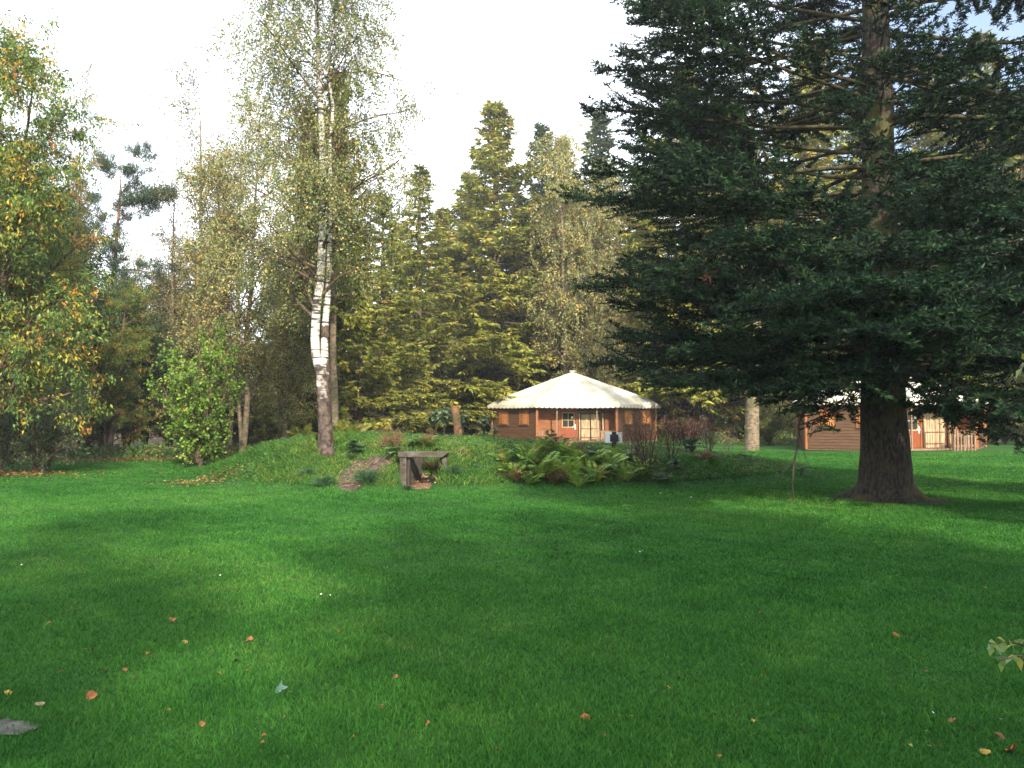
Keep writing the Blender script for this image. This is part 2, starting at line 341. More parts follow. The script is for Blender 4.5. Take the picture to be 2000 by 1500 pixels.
hg = (.036 + .009 * nz(x_, d_y, 1.1, 5) + .008 * nz(x_, d_y, 4.7, 9)) * rng.uniform(.6, 1.25, len(x_)) * (1 + d_y * .012)
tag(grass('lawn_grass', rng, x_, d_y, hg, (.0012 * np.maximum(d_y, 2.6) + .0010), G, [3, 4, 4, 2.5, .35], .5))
# rough long grass on the mound
n = 190000
x = rng.uniform(-9.2, 9.6, n); y = rng.uniform(16, 25.5, n); h_ = H(x, y)
k = (h_ > .09) & ~(inpoly(x + .09 * nz(x, y, 7, 1), y + .05 * nz(y, x, 11, 2), DP) & (rng.random(n) < .93)) & ~inpoly(x, y, FLOOR) & (rng.random(n) < np.clip(1.4 - (y - 16) * .07, .4, 1))
x, y = x[k], y[k]; tall = np.clip(.5 + .6 * nz(x, y, 1.9, 8), .15, 1.2)
G2 = [(.03, .09, .015), (.045, .135, .02), (.085, .18, .03), (.15, .21, .04), (.30, .24, .10)]
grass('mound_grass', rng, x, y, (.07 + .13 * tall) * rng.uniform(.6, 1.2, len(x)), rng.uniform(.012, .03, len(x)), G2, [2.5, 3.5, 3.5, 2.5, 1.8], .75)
# ------------------------------------------------------------------ box builder
class MB:
    def __init__(s, M=None): s.v = []; s.f = []; s.M = M or Matrix()
    def _add(s, vs, fs):
        o = len(s.v); s.v += [tuple(s.M @ Vector(p)) for p in vs]; s.f += [tuple(i + o for i in f) for f in fs]
    def box(s, x0, x1, y0, y1, z0, z1, R=None, bev=0):
        c = Vector(((x0 + x1) / 2, (y0 + y1) / 2, (z0 + z1) / 2)); h = Vector((abs(x1 - x0) / 2, abs(y1 - y0) / 2, abs(z1 - z0) / 2))
        vs = [Vector((i * h.x, j * h.y, k * h.z)) for i in (-1, 1) for j in (-1, 1) for k in (-1, 1)]
        if R is not None: vs = [R @ v for v in vs]
        s._add([v + c for v in vs], [(0, 1, 3, 2), (4, 6, 7, 5), (0, 4, 5, 1), (2, 3, 7, 6), (0, 2, 6, 4), (1, 5, 7, 3)])
        return s
    def tube(s, pts, rs, n=8, cap=True):
        P = np.array([[tuple(p) for p in pts]], float); R = np.array([rs if hasattr(rs, '__len__') else [rs] * len(pts)], float)
        v, f = tubes(P, R, n); fs = [tuple(q) for q in f.tolist()]
        if cap: fs += [tuple(range(n))[::-1], tuple(range(len(v) - n, len(v)))]
        s._add(v.tolist(), fs); return s
    def poly(s, vs, fs): s._add(vs, fs); return s
    def build(s, name, mat, parent=None, bevel=0, smooth=False):
        me = bpy.data.meshes.new(name); me.from_pydata(s.v, [], s.f); me.update(); me.materials.append(mat)
        if smooth: me.polygons.foreach_set('use_smooth', [True] * len(me.polygons))
        o = bpy.data.objects.new(name, me); COL.objects.link(o)
        if parent: o.parent = parent
        if bevel:
            b = o.modifiers.new('bevel', 'BEVEL'); b.width = bevel; b.segments = 2; b.limit_method = 'ANGLE'
        return o

# ------------------------------------------------------------------ cabins
def plankmat(name, c1, c2, rough=.6):
    m = noisemat(name, c1, c2, 2.2, rough, .15, (1.5, 1.5, 14), detail=5, spec=.35); return m
M_wall = plankmat('stained_boards_brown', (.062, .031, .014), (.12, .062, .028))
M_porch = plankmat('stained_boards_orange', (.17, .060, .019), (.29, .115, .038))
M_trim = plankmat('orange_trim', (.20, .068, .022), (.30, .11, .038))
M_door = noisemat('door_wood', (.18, .045, .016), (.27, .078, .028), 3, .5, .1, (8, 8, 1))
M_glass = flat('window_glass', (.02, .025, .025), .08, .8)
M_curt = noisemat('orange_curtain', (.26, .11, .03), (.42, .20, .06), 3, .8, .3, (14, 14, .6))
M_canvas = noisemat('cream_canvas', (.46, .44, .34), (.58, .56, .46), 1.3, .65, .12, detail=7, c3=(.42, .39, .29), s3=.9)
M_reed = noisemat('pale_split_poles', (.28, .19, .10), (.58, .45, .28), 5, .8, .4, (5, 5, .5))
M_black = flat('dark_metal', (.02, .02, .02), .5)
M_white = flat('white_paint', (.8, .8, .78), .5)
M_post = noisemat('weathered_post', (.16, .10, .06), (.30, .20, .13), 5, .8, .3, (4, 4, .6))
M_dusk = flat('dark_interior', (.015, .012, .01), .9)

def facet(A, B):
    """matrix: local x runs A->B, local -y is outward, z up"""
    A = Vector((*A, 0)); B = Vector((*B, 0)); u = (B - A).normalized(); nrm = Vector((0, 0, 1)).cross(u)
    M = Matrix((u, nrm, Vector((0, 0, 1)))).transposed().to_4x4(); M.translation = A
    return M, (B - A).length
def siding(M, x0, x1, z0, z1, name, mat, parent, pitch=.15, thick=.07):
    b = MB(M); n = max(1, round((z1 - z0) / pitch)); p = (z1 - z0) / n
    pts = []
    for i in range(n):
        pts += [(-.022, z0 + i * p + .001), (-.022, z0 + i * p + p * .82), (-.002, z0 + i * p + p * .86), (-.002, z0 + (i + 1) * p - .001)]
    vs = [(x0, y, z) for y, z in pts] + [(x1, y, z) for y, z in pts]; k = len(pts)
    b.poly(vs, [(i, i + k, i + 1 + k, i + 1) for i in range(k - 1)])
    b.box(x0, x1, .0, thick, z0, z1)
    return b.build(name, mat, parent)
def window(M, xc, z0, wd, ht, parent, style):
    f = MB(M); t = .07
    f.box(xc - wd / 2 - t, xc - wd / 2, -.06, -.001, z0 - t, z0 + ht + t).box(xc + wd / 2, xc + wd / 2 + t, -.06, -.001, z0 - t, z0 + ht + t)
    f.box(xc - wd / 2, xc + wd / 2, -.055, -.001, z0 + ht, z0 + ht + t)
    fr = f.build('window', M_trim, parent)
    MB(M).box(xc - wd / 2 - .1, xc + wd / 2 + .1, -.1, -.001, z0 - t - .03, z0 - t).box(xc - wd / 2, xc + wd / 2, -.055, -.001, z0 - t, z0).build('sill', M_wall, fr)
    MB(M).box(xc - wd / 2, xc + wd / 2, -.034, -.024, z0, z0 + ht).build('pane', M_glass if style == 'dark' else M_curt, fr)
    mu = MB(M).box(xc - .018, xc + .018, -.05, -.0345, z0, z0 + ht)
    mu.box(xc - wd / 2, xc - .019, -.046, -.0345, z0 + ht * .5 - .015, z0 + ht * .5 + .015).box(xc + .019, xc + wd / 2, -.046, -.0345, z0 + ht * .5 - .015, z0 + ht * .5 + .015)
    mu.build('glazing_bar', M_trim, fr)
    if style == 'shutter':
        MB(M).box(xc - wd / 2 + .04, xc - .06, -.075, -.052, z0 + .03, z0 + ht - .03).build('shutter', M_porch, fr)
def make_cabin(label):
    root = empty('cabin', label=label, cat='cabin', group='round cabins with canvas roofs')
    Wc = [(-2.55, -3.4), (2.55, -3.4), (5.4, -1.2), (2.55, 3.4), (-2.55, 3.4), (-5.4, -1.2)]
    hw = 2.32
    for i in range(1, 6):
        A, B = Wc[i], Wc[(i + 1) % 6]; M, ln = facet(A, B)
        siding(M, .05, ln - .05, .1, hw, 'wall', M_wall, root)
        if i in (1, 5):
            for xc in (ln * .27, ln * .73): window(M, xc, 1.18, .62, .82, root, 'shutter' if i == 5 else 'lit')
    for x, y in Wc[2:]: MB().box(x - .06, x + .06, y - .06, y + .06, .05, hw).build('corner_post', M_trim, root)
    MB().poly([(x * .99, y * .99, z) for z in (.02, .1) for x, y in Wc], [tuple(range(6))[::-1], tuple(range(6, 12))] + [(i, (i + 1) % 6, 6 + (i + 1) % 6, 6 + i) for i in range(6)]).build('floor_deck', M_post, root)
    # porch: short returns, back wall with door and pole doors
    yb = -2.55; Mb, _ = facet((-2.5, yb), (2.5, yb))
    for s in (-1, 1):
        Ms, ln = facet((-2.5, yb), (-2.5, -3.42)) if s < 0 else facet((2.5, -3.42), (2.5, yb))
        Ms = Ms if s > 0 else facet((-2.5, yb), (-2.5, -3.42))[0]
        siding(Ms, 0, ln, .1, hw, 'porch_side', M_porch, root, thick=.04)
    siding(Mb, .03, 1.42, .1, hw, 'porch_wall', M_porch, root); siding(Mb, 4.38, 4.97, .1, hw, 'porch_wall', M_porch, root)
    siding(Mb, 1.42, 4.38, 2.12, hw, 'porch_wall', M_porch, root)
    MB(Mb).box(2.66, 4.38, .04, .09, .1, 2.12).build('back_panel', M_wall, root)
    dr = MB(Mb).box(1.5, 2.55, -.03, .02, .12, 2.05).build('door', M_door, root)
    MB(Mb).box(1.42, 1.50, -.06, .02, .1, 2.12).box(2.55, 2.63, -.06, .02, .1, 2.12).box(1.5, 2.55, -.06, .02, 2.05, 2.12).build('door_frame', M_trim, dr)
    MB(Mb).box(1.66, 2.36, -.045, -.031, 1.0, 1.86).build('pane', M_glass, dr)
    MB(Mb).box(1.60, 1.66, -.06, -.031, .94, 1.92).box(2.36, 2.42, -.06, -.031, .94, 1.92).box(1.66, 2.36, -.06, -.031, .94, 1.0).box(1.66, 2.36, -.06, -.031, 1.86, 1.92).box(1.99, 2.03, -.058, -.046, 1.0, 1.86).box(1.66, 1.99, -.058, -.046, 1.41, 1.45).box(2.03, 2.36, -.058, -.046, 1.41, 1.45).build('window_frame', noisemat('pale_frame', (.38, .24, .10), (.5, .34, .16), 4), dr)
    MB(Mb).box(2.43, 2.50, -.05, -.031, .82, 1.14).box(2.29, 2.50, -.09, -.051, .98, 1.03).build('handle', M_white, dr)
    MB(Mb).box(2.20, 2.32, -.05, -.046, 1.52, 1.66).build('notice', M_white, dr)
    # pole doors
    rr = random.Random(4)
    for a, b_ in ((2.86, 3.42), (3.47, 4.02)):
        p = MB(Mb); xx = a
        while xx < b_ - .03:
            wv = rr.uniform(.035, .06); p.box(xx, xx + wv, -.02 - rr.uniform(0, .03), .02, .12, 1.78 + rr.uniform(-.03, .04)); xx += wv + .008
        pd = p.build('pole_door', M_reed, root)
        for zz in (.86, .3): MB(Mb).box(a, b_, -.075, -.052, zz, zz + .04).build('crossbar', M_trim, pd)
    for xx, hh in ((2.72, 1.85), (4.22, 1.9)):
        MB(Mb).tube([(xx, -.1, .1), (xx + .01, -.11, hh * .5), (xx - .01, -.1, hh)], [.055, .05, .045], 8).build('door_pole', M_reed, root, smooth=True)
    MB(Mb).tube([(2.45, -.16, 1.97), (3.5, -.17, 2.0), (4.75, -.16, 1.95)], [.05, .055, .04], 8).build('lintel_pole', M_barkt, root, smooth=True)
    # porch posts and low rail
    for xx in (-2.52, -1.26, 1.26, 2.52):
        wd = .075 if abs(xx) > 2 else .035
        MB().box(xx - wd, xx + wd, -3.48, -3.48 + 2 * wd, .1, hw).build('porch_post', M_trim if abs(xx) > 2 else M_post, root)
    for a, b_ in ((-2.44, -1.30), (1.30, 2.44)):
        rl = MB().box(a, b_, -3.46, -3.42, .66, .72).build('rail', M_post, root); MB().box(a, b_, -3.46, -3.42, .22, .27).build('rail', M_post, root); k = a + .06
        while k < b_: MB().box(k, k + .07, -3.49, -3.461, .12, .76).build('baluster', M_post, rl); k += .16
    # canvas roof: six sails from a central cap, softly sagging, with a scalloped valance
    Rc = [(-2.68, -3.78), (2.68, -3.78), (5.68, -1.35), (2.68, 3.78), (-2.68, 3.78), (-5.68, -1.35)]
    za, ze = 4.62, 2.56; V = []; Fs = []; nu, nv = 12, 14
    for i in range(6):
        A = Vector(Rc[i]); B = Vector(Rc[(i + 1) % 6])
        for j in range(nv + 1):
            for k in range(nu + 1):
                u = k / nu; tt = j / nv; p = A.lerp(B, u) * (.03 + .97 * tt)
                sag = .17 * math.sin(math.pi * u) * math.sin(math.pi * min(1, tt * 1.02) ** 1.3)
                z = za + (ze - za) * tt - sag - .10 * max(0, (tt - .86) / .14) ** 1.5 - .05 * max(0, (tt - .86) / .14) + .012 * math.sin(u * 37 + tt * 5) * tt
                V.append((p.x, p.y, z))
        b0 = i * (nv + 1) * (nu + 1)
        for j in range(nv):
            for k in range(nu): a = b0 + j * (nu + 1) + k; Fs.append((a, a + nu + 1, a + nu + 2, a + 1))
    rf = MB().poly(V, Fs).build('roof', M_canvas, root, smooth=True)
    V = []; Fs = []
    for i in range(6):
        A = Vector(Rc[i]); B = Vector(Rc[(i + 1) % 6]); ln = (B - A).length; ns = round(ln / .31); sub = 6
        b0 = len(V)
        for k in range(ns * sub + 1):
            u = k / (ns * sub); p = A.lerp(B, u) * 1.004; sc = abs(math.sin(math.pi * k / sub)) ** .7; dz = .03 * math.sin(math.pi * u); zt = ze - .14
            V += [(p.x, p.y, zt + .0), (p.x * 1.004, p.y * 1.004, zt - .10 - dz * .5), (p.x * 1.006, p.y * 1.006, zt - .15 - .075 * sc - dz)]
        for k in range(ns * sub):
            a = b0 + 3 * k; Fs += [(a, a + 1, a + 4, a + 3), (a + 1, a + 2, a + 5, a + 4)]
    vl = MB().poly(V, Fs).build('valance', M_canvas, rf)
    MB().tube([(0, 0, za - .12), (0, 0, za + .06), (0, 0, za + .07), (0, 0, za + .16)], [.20, .17, .23, .23], 12).build('roof_cap', M_canvas, rf)
    return root
cab = make_cabin('brown wooden cabin with bright cream canvas roof standing clear beyond the grassy mound')
cab.location = (4.1, 52, Hf(4.1, 50))
cab2 = copy_tree(cab, loc=(19.2, 40, 0), rz=rad(15), label='brown wooden cabin half hidden behind the thick trunk of the dark fir')
# picket panel before the right cabin
pk = empty('picket_fence', (0, 0, 0), label='short brown slatted fence panel before the porch of the cabin behind the fir', cat='fence')
A = W(1862, 882, 36.0); B = W(1903, 880, 36.6); M, ln = facet((A.x, A.y), (B.x, B.y))
b = MB(M)
for i in range(7):
    MB(M).box(i * ln / 6 - .045, i * ln / 6 + .045, -.06 if i else -.09, -.021 if i else .02, .0, (1.0 if 0 < i else 1.75) - .02 * (i % 2)).build('slat' if i else 'post', M_post, pk)
for zz in (.22, .78): MB(M).box(.046, ln, -.02, .02, zz, zz + .07).build('rail', M_post, pk)

# ------------------------------------------------------------------ concrete portal in the mound
M_conc = noisemat('old_concrete', (.032, .028, .023), (.13, .112, .09), 5, .9, .6, (1, 1, 1.6), detail=8, c3=(.06, .045, .03), s3=3)
pt = empty('concrete_portal', (-1.95, 17.35, 0), rad(-7), 'weathered square concrete tunnel mouth set into the front of the mound', 'tunnel')
MB().poly([(-.62, -.08, .70), (.40, -.08, .70), (.56, -.08, .82), (-.62, -.08, .82), (-.60, .34, .70), (.38, .34, .70), (.50, .34, .82), (-.60, .34, .82)], [(0, 1, 2, 3), (1, 5, 6, 2), (0, 3, 7, 4), (3, 2, 6, 7), (5, 4, 7, 6), (0, 4, 5, 1)]).build('lintel', M_conc, pt, bevel=.015)
MB().poly([(-.60, -.05, -.1), (-.43, -.05, -.1), (-.43, -.05, .699), (-.58, -.05, .699), (-.60, 1.7, -.1), (-.43, 1.7, -.1), (-.43, 1.7, .66), (-.58, 1.7, .66)], [(0, 1, 2, 3), (1, 5, 6, 2), (0, 3, 7, 4), (3, 2, 6, 7), (5, 4, 7, 6)]).build('side_wall', M_conc, pt, bevel=.01)
MB().poly([(.40, .05, -.1), (.52, .05, -.1), (.47, .05, .699), (.36, .05, .699), (.40, .7, -.1), (.52, .7, -.1), (.47, .7, .4), (.36, .7, .4)], [(0, 1, 2, 3), (1, 5, 6, 2), (0, 3, 7, 4), (3, 2, 6, 7), (5, 4, 7, 6)]).build('side_wall', M_conc, pt, bevel=.01)
MB().box(-.425, -.36, .02, .10, .0, .698).build('timber_upright', M_barkd, pt, bevel=.006)
# the dark ring seen inside
MB().tube([(-.3, .9, .0), (-.12, .95, .02), (0.02, .9, -.02)], [.16, .17, .1], 10).build('pipe_stub', M_barkd, pt, smooth=True)

# ------------------------------------------------------------------ sign with white board
sg = empty('sign_post', (0, 0, 0), label='white board on a dark cross-shaped post between the ferns and the cabin', cat='sign')
p = on_ground(1199, 884); p0 = Vector((p.x, p.y, Hf(p.x, p.y))); sc = p.y / F
sg.location = p0
top = (884 - 843) * sc
MB().box(-.055, .055, -.06, -.01, -.1, top).build('post', M_black, sg, bevel=.008)
MB().box(-.11, .11, -.09, -.061, top * .52, top * .86).build('crosspiece', M_black, sg, bevel=.008)
MB().box(-.22, .22, -.008, .02, top * .46, top * .96).build('board', M_white, sg, bevel=.006)
# ------------------------------------------------------------------ conifers
def conifer(name, seed, Ht, rmax, z0, trunk_r, nlimb, pal, cw, top_pow=.9, pitch0=-12, pitch1=35, sec_sp=.3, sec_len=.42, twig_sp=.10, twig_len=.16, twig_w=.045,
            hang=.1, bare=.3, shape=None, thin=None, extra=None, minpitch=None, barkm=M_bark, limbm=M_twig, flare=1.25, tipup=.25, prof=None, secwood=True, lichen=False, keep=1., nvar=.8, depth=.6):
    rng = np.random.default_rng(seed)
    root = empty(name)
    K = 14; zt = np.linspace(0, Ht, K); Pt = np.zeros((1, K, 3)); Pt[0, :, 2] = zt; Pt[0, :, 0] = np.cumsum(rng.normal(size=K) * .02); Pt[0, :, 1] = np.cumsum(rng.normal(size=K) * .02); Pt[0, 0, :2] = 0
    Rt = (trunk_r * (1 - zt / Ht) ** .85 + .02)[None]; Rt[0, 0] *= flare
    if not lichen:
        v, f = tubes(Pt, Rt, 9); mesh_np('trunk', v, f, barkm, parent=root, smooth=True)
    n = nlimb; u = (np.arange(n) + rng.random(n) * .8) / n; z = z0 + (Ht * .985 - z0) * u ** 1.12
    h = (z - z0) / (Ht - z0)
    R = rmax * ((1 - h) ** top_pow if prof is None else prof(h)) * rng.uniform(.80 if lichen else .5, 1.06 if lichen else 1.15, n) * (1 + (0 if lichen else .16) * np.sin(h * 31 + seed)) + .12
    az = np.arange(n) * 2.399 + rng.normal(size=n) * .3
    if shape is not None: R = R * shape(az, h)
    pit = np.radians(pitch0 + (pitch1 - pitch0) * h + rng.normal(size=n) * 9)
    if minpitch is not None: pit = np.where(h < .14, np.maximum(pit, np.radians(minpitch)), pit)
    KL = 7; P = np.zeros((n, KL, 3)); pos, _ = at(Pt, np.zeros(n, int), z / Ht); P[:, 0] = pos
    for k in range(1, KL):
        s = k / (KL - 1); pp = pit + tipup * (s - .35) * 1.6 + rng.normal(size=n) * .05; az2 = az + rng.normal(size=n) * .07
        step = R / (KL - 1)
        P[:, k] = P[:, k - 1] + np.stack([np.cos(az2) * np.cos(pp), np.sin(az2) * np.cos(pp), np.sin(pp)], 1) * step[:, None]
    RL = ((.012 + .012 * R) * (.62 if lichen else 1))[:, None] * np.linspace(1, .25, KL)[None]
    vl, fl = tubes(P, RL, 5 if lichen else 4)
    if extra is not None:
        # low sagging boughs: (tip x, y, z, start z) in the tree's own frame
        E = np.array(extra, float); ne = len(E); PE = np.zeros((ne, KL, 3)); q = np.linspace(0, 1, KL)[None, :]
        PE[:, :, 0] = E[:, 0:1] * q; PE[:, :, 1] = E[:, 1:2] * q; PE[:, :, 2] = E[:, 3:4] + (E[:, 2:3] - E[:, 3:4]) * q ** 1.7
        PE[:, 1:] += rng.normal(size=(ne, KL - 1, 3)) * .04; RE = np.hypot(E[:, 0], E[:, 1]); P = np.concatenate([P, PE]); R = np.concatenate([R, RE]); h = np.concatenate([h, np.zeros(ne)]); n += ne
        ve, fe = tubes(PE, (.012 + .006 * RE)[:, None] * np.linspace(1, .25, KL)[None], 5); vl, fl = join([(vl, fl), (ve, fe)])
    # secondaries
    cnt = np.maximum(3, (R * (1 - bare) / sec_sp)).astype(int); i = np.repeat(np.arange(n), cnt * 2)
    j = np.concatenate([np.arange(c * 2) // 2 / c for c in cnt]); side = np.tile([1., -1.], len(i) // 2)
    bb = np.where(R[i] > 1.2, bare, .08); s = bb + (1 - bb) * np.clip(j + rng.random(len(i)) * .1, 0, 1)
    if keep < 1:
        kk = rng.random(len(i)) < keep; i, s, side, bb = i[kk], s[kk], side[kk], bb[kk]
    if thin is not None:
        kk = rng.random(len(i)) < thin(h[i], s); i, s, side, bb = i[kk], s[kk], side[kk], bb[kk]
    pos, tan = at(P, i, s); hz = unit(np.cross(tan, np.array([0, 0, 1.]))) * side[:, None]
    a = np.radians(52 + rng.normal(size=len(i)) * 8)[:, None]
    d = np.cos(a) * tan + np.sin(a) * hz; d[:, 2] += rng.normal(size=len(i)) * .2 - hang * .5; d = unit(d)
    L2 = (sec_len * R[i] * (1.02 - s) ** .7 * np.minimum(1, (s - bb) * 3 + .45) + .22) * rng.uniform(.7, 1.2, len(i)); L2 = np.minimum(L2, R[i] * .5 + .15)
    K2 = 4; Q = np.zeros((len(i), K2, 3)); Q[:, 0] = pos
    for k in range(1, K2):
        d = unit(d + tan * .12 + np.array([0, 0, -hang * .35 + .05]) + rng.normal(size=d.shape) * .06); Q[:, k] = Q[:, k - 1] + d * (L2 / (K2 - 1))[:, None]
    # add the limb ends themselves as twig bearers
    tipP = np.stack([at(P, np.arange(n), np.full(n, q))[0] for q in (.7, .8, .9, .999)], 1)
    Q = np.concatenate([Q, tipP]); L2 = np.concatenate([L2, R * .3]); 
    if secwood:
        v2, f2 = tubes(Q, np.full((len(Q), K2), .006) * np.linspace(1.3, .5, K2)[None], 3); vl, fl = join([(vl, fl), (v2, f2)])
    mesh_np('branches', vl, fl, limbm, parent=root)
    c2 = np.maximum(2, L2 / twig_sp).astype(int) + 1; i2 = np.repeat(np.arange(len(Q)), c2 * 2); side = np.tile([1., -1.], len(i2) // 2)
    s2 = np.concatenate([np.arange(c * 2) // 2 / c for c in c2]) + rng.random(len(i2)) * .05
    pos, tan = at(Q, i2, s2); hz = unit(np.cross(tan, np.array([0, 0, 1.]))) * side[:, None]
    a = np.radians(48 + rng.normal(size=len(i2)) * 12)[:, None]
    d = np.cos(a) * tan + np.sin(a) * hz; d[:, 2] += rng.normal(size=len(i2)) * .16 - hang; d = unit(d)
    Nn = unit(np.array([0, -.15, .75]) + rng.normal(size=d.shape) * nvar)
    Ln = twig_len * rng.uniform(.6, 1.3, len(i2))
    # drooping side shoots
    v, f = leafquads(pos, d, Nn, Ln, twig_w * rng.uniform(.8, 1.2, len(i2)), fold=-.2)
    # leading shoot along axis
    nn = len(Q); cl = np.maximum(1, (L2 / twig_len).astype(int)); ii = np.repeat(np.arange(nn), cl); ss = np.concatenate([(np.arange(c) + .5) / c for c in cl]); pp_, tt_ = at(Q, ii, ss)
    v3, f3 = leafquads(pp_, tt_ + rng.normal(size=tt_.shape) * .1, unit(np.array([0, 0, .7]) + rng.normal(size=tt_.shape) * .7), twig_len * 1.1, twig_w, fold=-.2)
    # tufts that stand up from or hang below the sprays give the boughs depth
    nd = int(len(i2) * depth); q = rng.integers(0, len(i2), nd); dd = unit(d[q] * .4 + rng.normal(size=(nd, 3)) * .45 + np.array([0, 0, -hang * 2 + .25 * (hang < .1)]))
    v4, f4 = leafquads(pos[q], dd, unit(rng.normal(size=(nd, 3))), Ln[q] * 1.1, twig_w, fold=-.2)
    v, f = join([(v, f), (v4, f4)]); i2 = np.concatenate([i2, i2[q]])
    gi = np.concatenate([i2, ii]); col = pickcol(rng, gi, len(gi), pal, cw, .6)
    V, Fq = join([(v, f), (v3, f3)])
    mesh_np('crown', V, Fq, M_needle, col=col, parent=root)
    return root, Pt, Rt, P

SPR = [(.11, .14, .025), (.18, .20, .030), (.27, .27, .04), (.35, .32, .05), (.33, .22, .06)]
SPRD = [(.03, .055, .024), (.045, .08, .03), (.075, .11, .035), (.12, .14, .04)]
FIR = [(.005, .016, .009), (.009, .029, .013), (.016, .047, .018), (.028, .074, .022), (.05, .08, .025)]
spA = conifer('spruce_tree', 11, 22, 4.9, 1.6, .30, 175, SPR, [2, 4, 4, 2.5, .6], hang=.38, sec_sp=.30, twig_sp=.12, twig_len=.30, twig_w=.10, tipup=.35, bare=.12, sec_len=.5, top_pow=.8)[0]
spB = conifer('spruce_tree', 12, 20, 4.0, 2.0, .24, 115, SPR, [3, 4, 3, 1, .3], hang=.4, sec_sp=.32, twig_sp=.12, twig_len=.28, twig_w=.09, tipup=.35, bare=.12, top_pow=.8)[0]
spC = conifer('spruce_tree', 13, 22, 3.9, 2.0, .24, 150, SPRD, [2, 4, 3, 1], hang=.35, sec_sp=.30, twig_sp=.12, twig_len=.30, twig_w=.10, tipup=.3, bare=.12, top_pow=.8)[0]
def place_conifer(proto, ht0, px, d, topy, label, group='spruces in the tree line', used=set(), rz=None, wide=1., base=None):
    h = W(px, topy, d).z; s = h / ht0; x = X(px, d)
    if proto.name not in used:
        used.add(proto.name); o = proto; o['label'] = label; o['category'] = 'tree'; o['group'] = group
    else: o = copy_tree(proto, label=label, group=group)
    o.location = (x, d, Hf(x, d) - .05); o.scale = (s * wide, s * wide, s); o.rotation_euler = (0, 0, rz if rz is not None else (px * .7) % 6.28)
    return o
R_ = [
 (spA, 22, 968, 58, 192, 'tallest pointed spruce in the middle, golden green, just left of the canvas roof peak', 1.45),
 (spB, 20, 818, 50, 318, 'slim spruce with a see-through top between the white birch and the tallest spruce', 1.45),
 (spC, 22, 1056, 64, 238, 'dark spruce directly right of the tallest pointed spruce', 1.3),
 (spA, 22, 1098, 60, 262, 'spruce behind the roof peak of the clear-standing cabin', 1.2),
 (spC, 22, 1172, 66, 212, 'dark spruce whose tip shows at the left edge of the big fir', 1.3),
 (spA, 22, 868, 57, 400, 'short bushy spruce filling the gap left of the tallest spruce', 1.5),
 (spB, 20, 745, 44, 372, 'spruce with drooping lit boughs right of the white birch trunk', 1.5),
 (spA, 22, 600, 37, 205, 'dense olive spruce standing right behind the white birch', .85),
 (spB, 20, 700, 40, 430, 'low spruce beside the tan trunk behind the birch', 1.4),
 (spA, 22, 1015, 66, 380, 'golden spruce behind the left slope of the canvas roof', 1.5),
 (spA, 22, 915, 66, 330, 'golden spruce standing half behind the left side of the tallest spruce', 1.4),
 (spA, 22, 780, 60, 430, 'broad far spruce behind the slim see-through one', 1.6),
 (spA, 22, 1340, 56, 120, 'sunlit spruce glimpsed through the left boughs of the big fir', 1.3),
 (spA, 22, 1255, 60, 330, 'spruce behind the right slope of the canvas roof', 1.5),
 (spB, 20, 1440, 60, 200, 'spruce behind the big fir between the two cabins', 1.4),
 (spA, 22, 1590, 58, 60, 'sunlit spruce behind the cabin half hidden by the fir', 1.2),
 (spC, 22, 1700, 62, 150, 'dark spruce behind the fir trunk', 1.3),
 (spA, 22, 1830, 56, 150, 'golden spruce behind the roof of the cabin behind the fir', 1.4),
 (spB, 20, 1930, 50, 60, 'lit spruce showing between the right boughs of the fir', 1.4),
 (spC, 22, 2010, 54, 160, 'spruce at the right edge of the photo beyond the fir', 1.4),
]
for (p_, h0, px, d, ty, lb, wd) in R_: place_conifer(p_, h0, px, d, ty, lb, wide=wd)

# the big dark fir
FX_, FY_ = 7.35, 15.2
def firprof(h): return np.where(h < .5, .98 + .55 * np.clip(h - .12, 0, .28), 1.13 - (h - .5) * 1.9)
FM = (Matrix.Translation((FX_, FY_, 0)) @ Matrix.Rotation(1.0, 4, 'Z')).inverted()
EX = []
for (a, b_, d, up) in [(1600, 838, 13.4, .9), (1540, 800, 12.6, .8), (1635, 742, 11.4, .5), (1592, 752, 12.0, .6), (1872, 812, 12.8, .12), (1935, 855, 12.8, 1.1), (1990, 870, 12.2, 1.2), (2010, 800, 11.2, .7), (1700, 640, 10, .5), (1470, 775, 13.0, .5),
        (1400, 752, 14, .3), (1850, 640, 10.5, .5), (1950, 690, 11, .5), (1800, 560, 10.2, .4), (1620, 560, 10.4, .3), (1960, 560, 11, .3), (1900, 470, 11.4, .2), (1740, 470, 10.8, .2), (1330, 690, 14.5, .1), (1550, 640, 11.5, .3), (1480, 580, 11.5, .2), (1575, 815, 14.8, .8), (2040, 720, 13, .6), (1880, 845, 14.5, 1.1), (2080, 840, 14.5, 1.0), (1980, 420, 12, .1)]:
    q = FM @ W(a, b_, d); EX.append((q.x, q.y, q.z, q.z + up + .1))
fir, fPt, fRt, fP = conifer('fir_tree', 31, 19.5, 5.85, 2.35, .40, 265, FIR, [2, 4, 4, 2, .25], hang=.04, sec_sp=.145, sec_len=.42, twig_sp=.043, twig_len=.10, twig_w=.029,
    pitch0=1, pitch1=26, tipup=.06, bare=.26, limbm=M_limb, lichen=True, prof=firprof, nvar=.7, depth=.8,
    extra=EX,
    # boughs towards the viewer (local azimuth of world -y) are shorter; higher up the inner half of each bough is bare
    shape=lambda az, h: (1 - .38 * np.clip(np.cos(az + 1.0 + math.pi / 2), 0, 1)) * np.where((np.cos(az + 1.0 + math.pi / 2) > .45) & (h > .17), .5, 1), thin=lambda h, s: np.where((h > .22) & (s < .50), .42, 1.), minpitch=0.,)
fir.location = (FX_, FY_, Hf(FX_, FY_)); fir.rotation_euler = (0, 0, 1.0)
tag(fir, 'huge dark green fir with wide layered boughs and thick flared trunk on the lawn', 'tree')
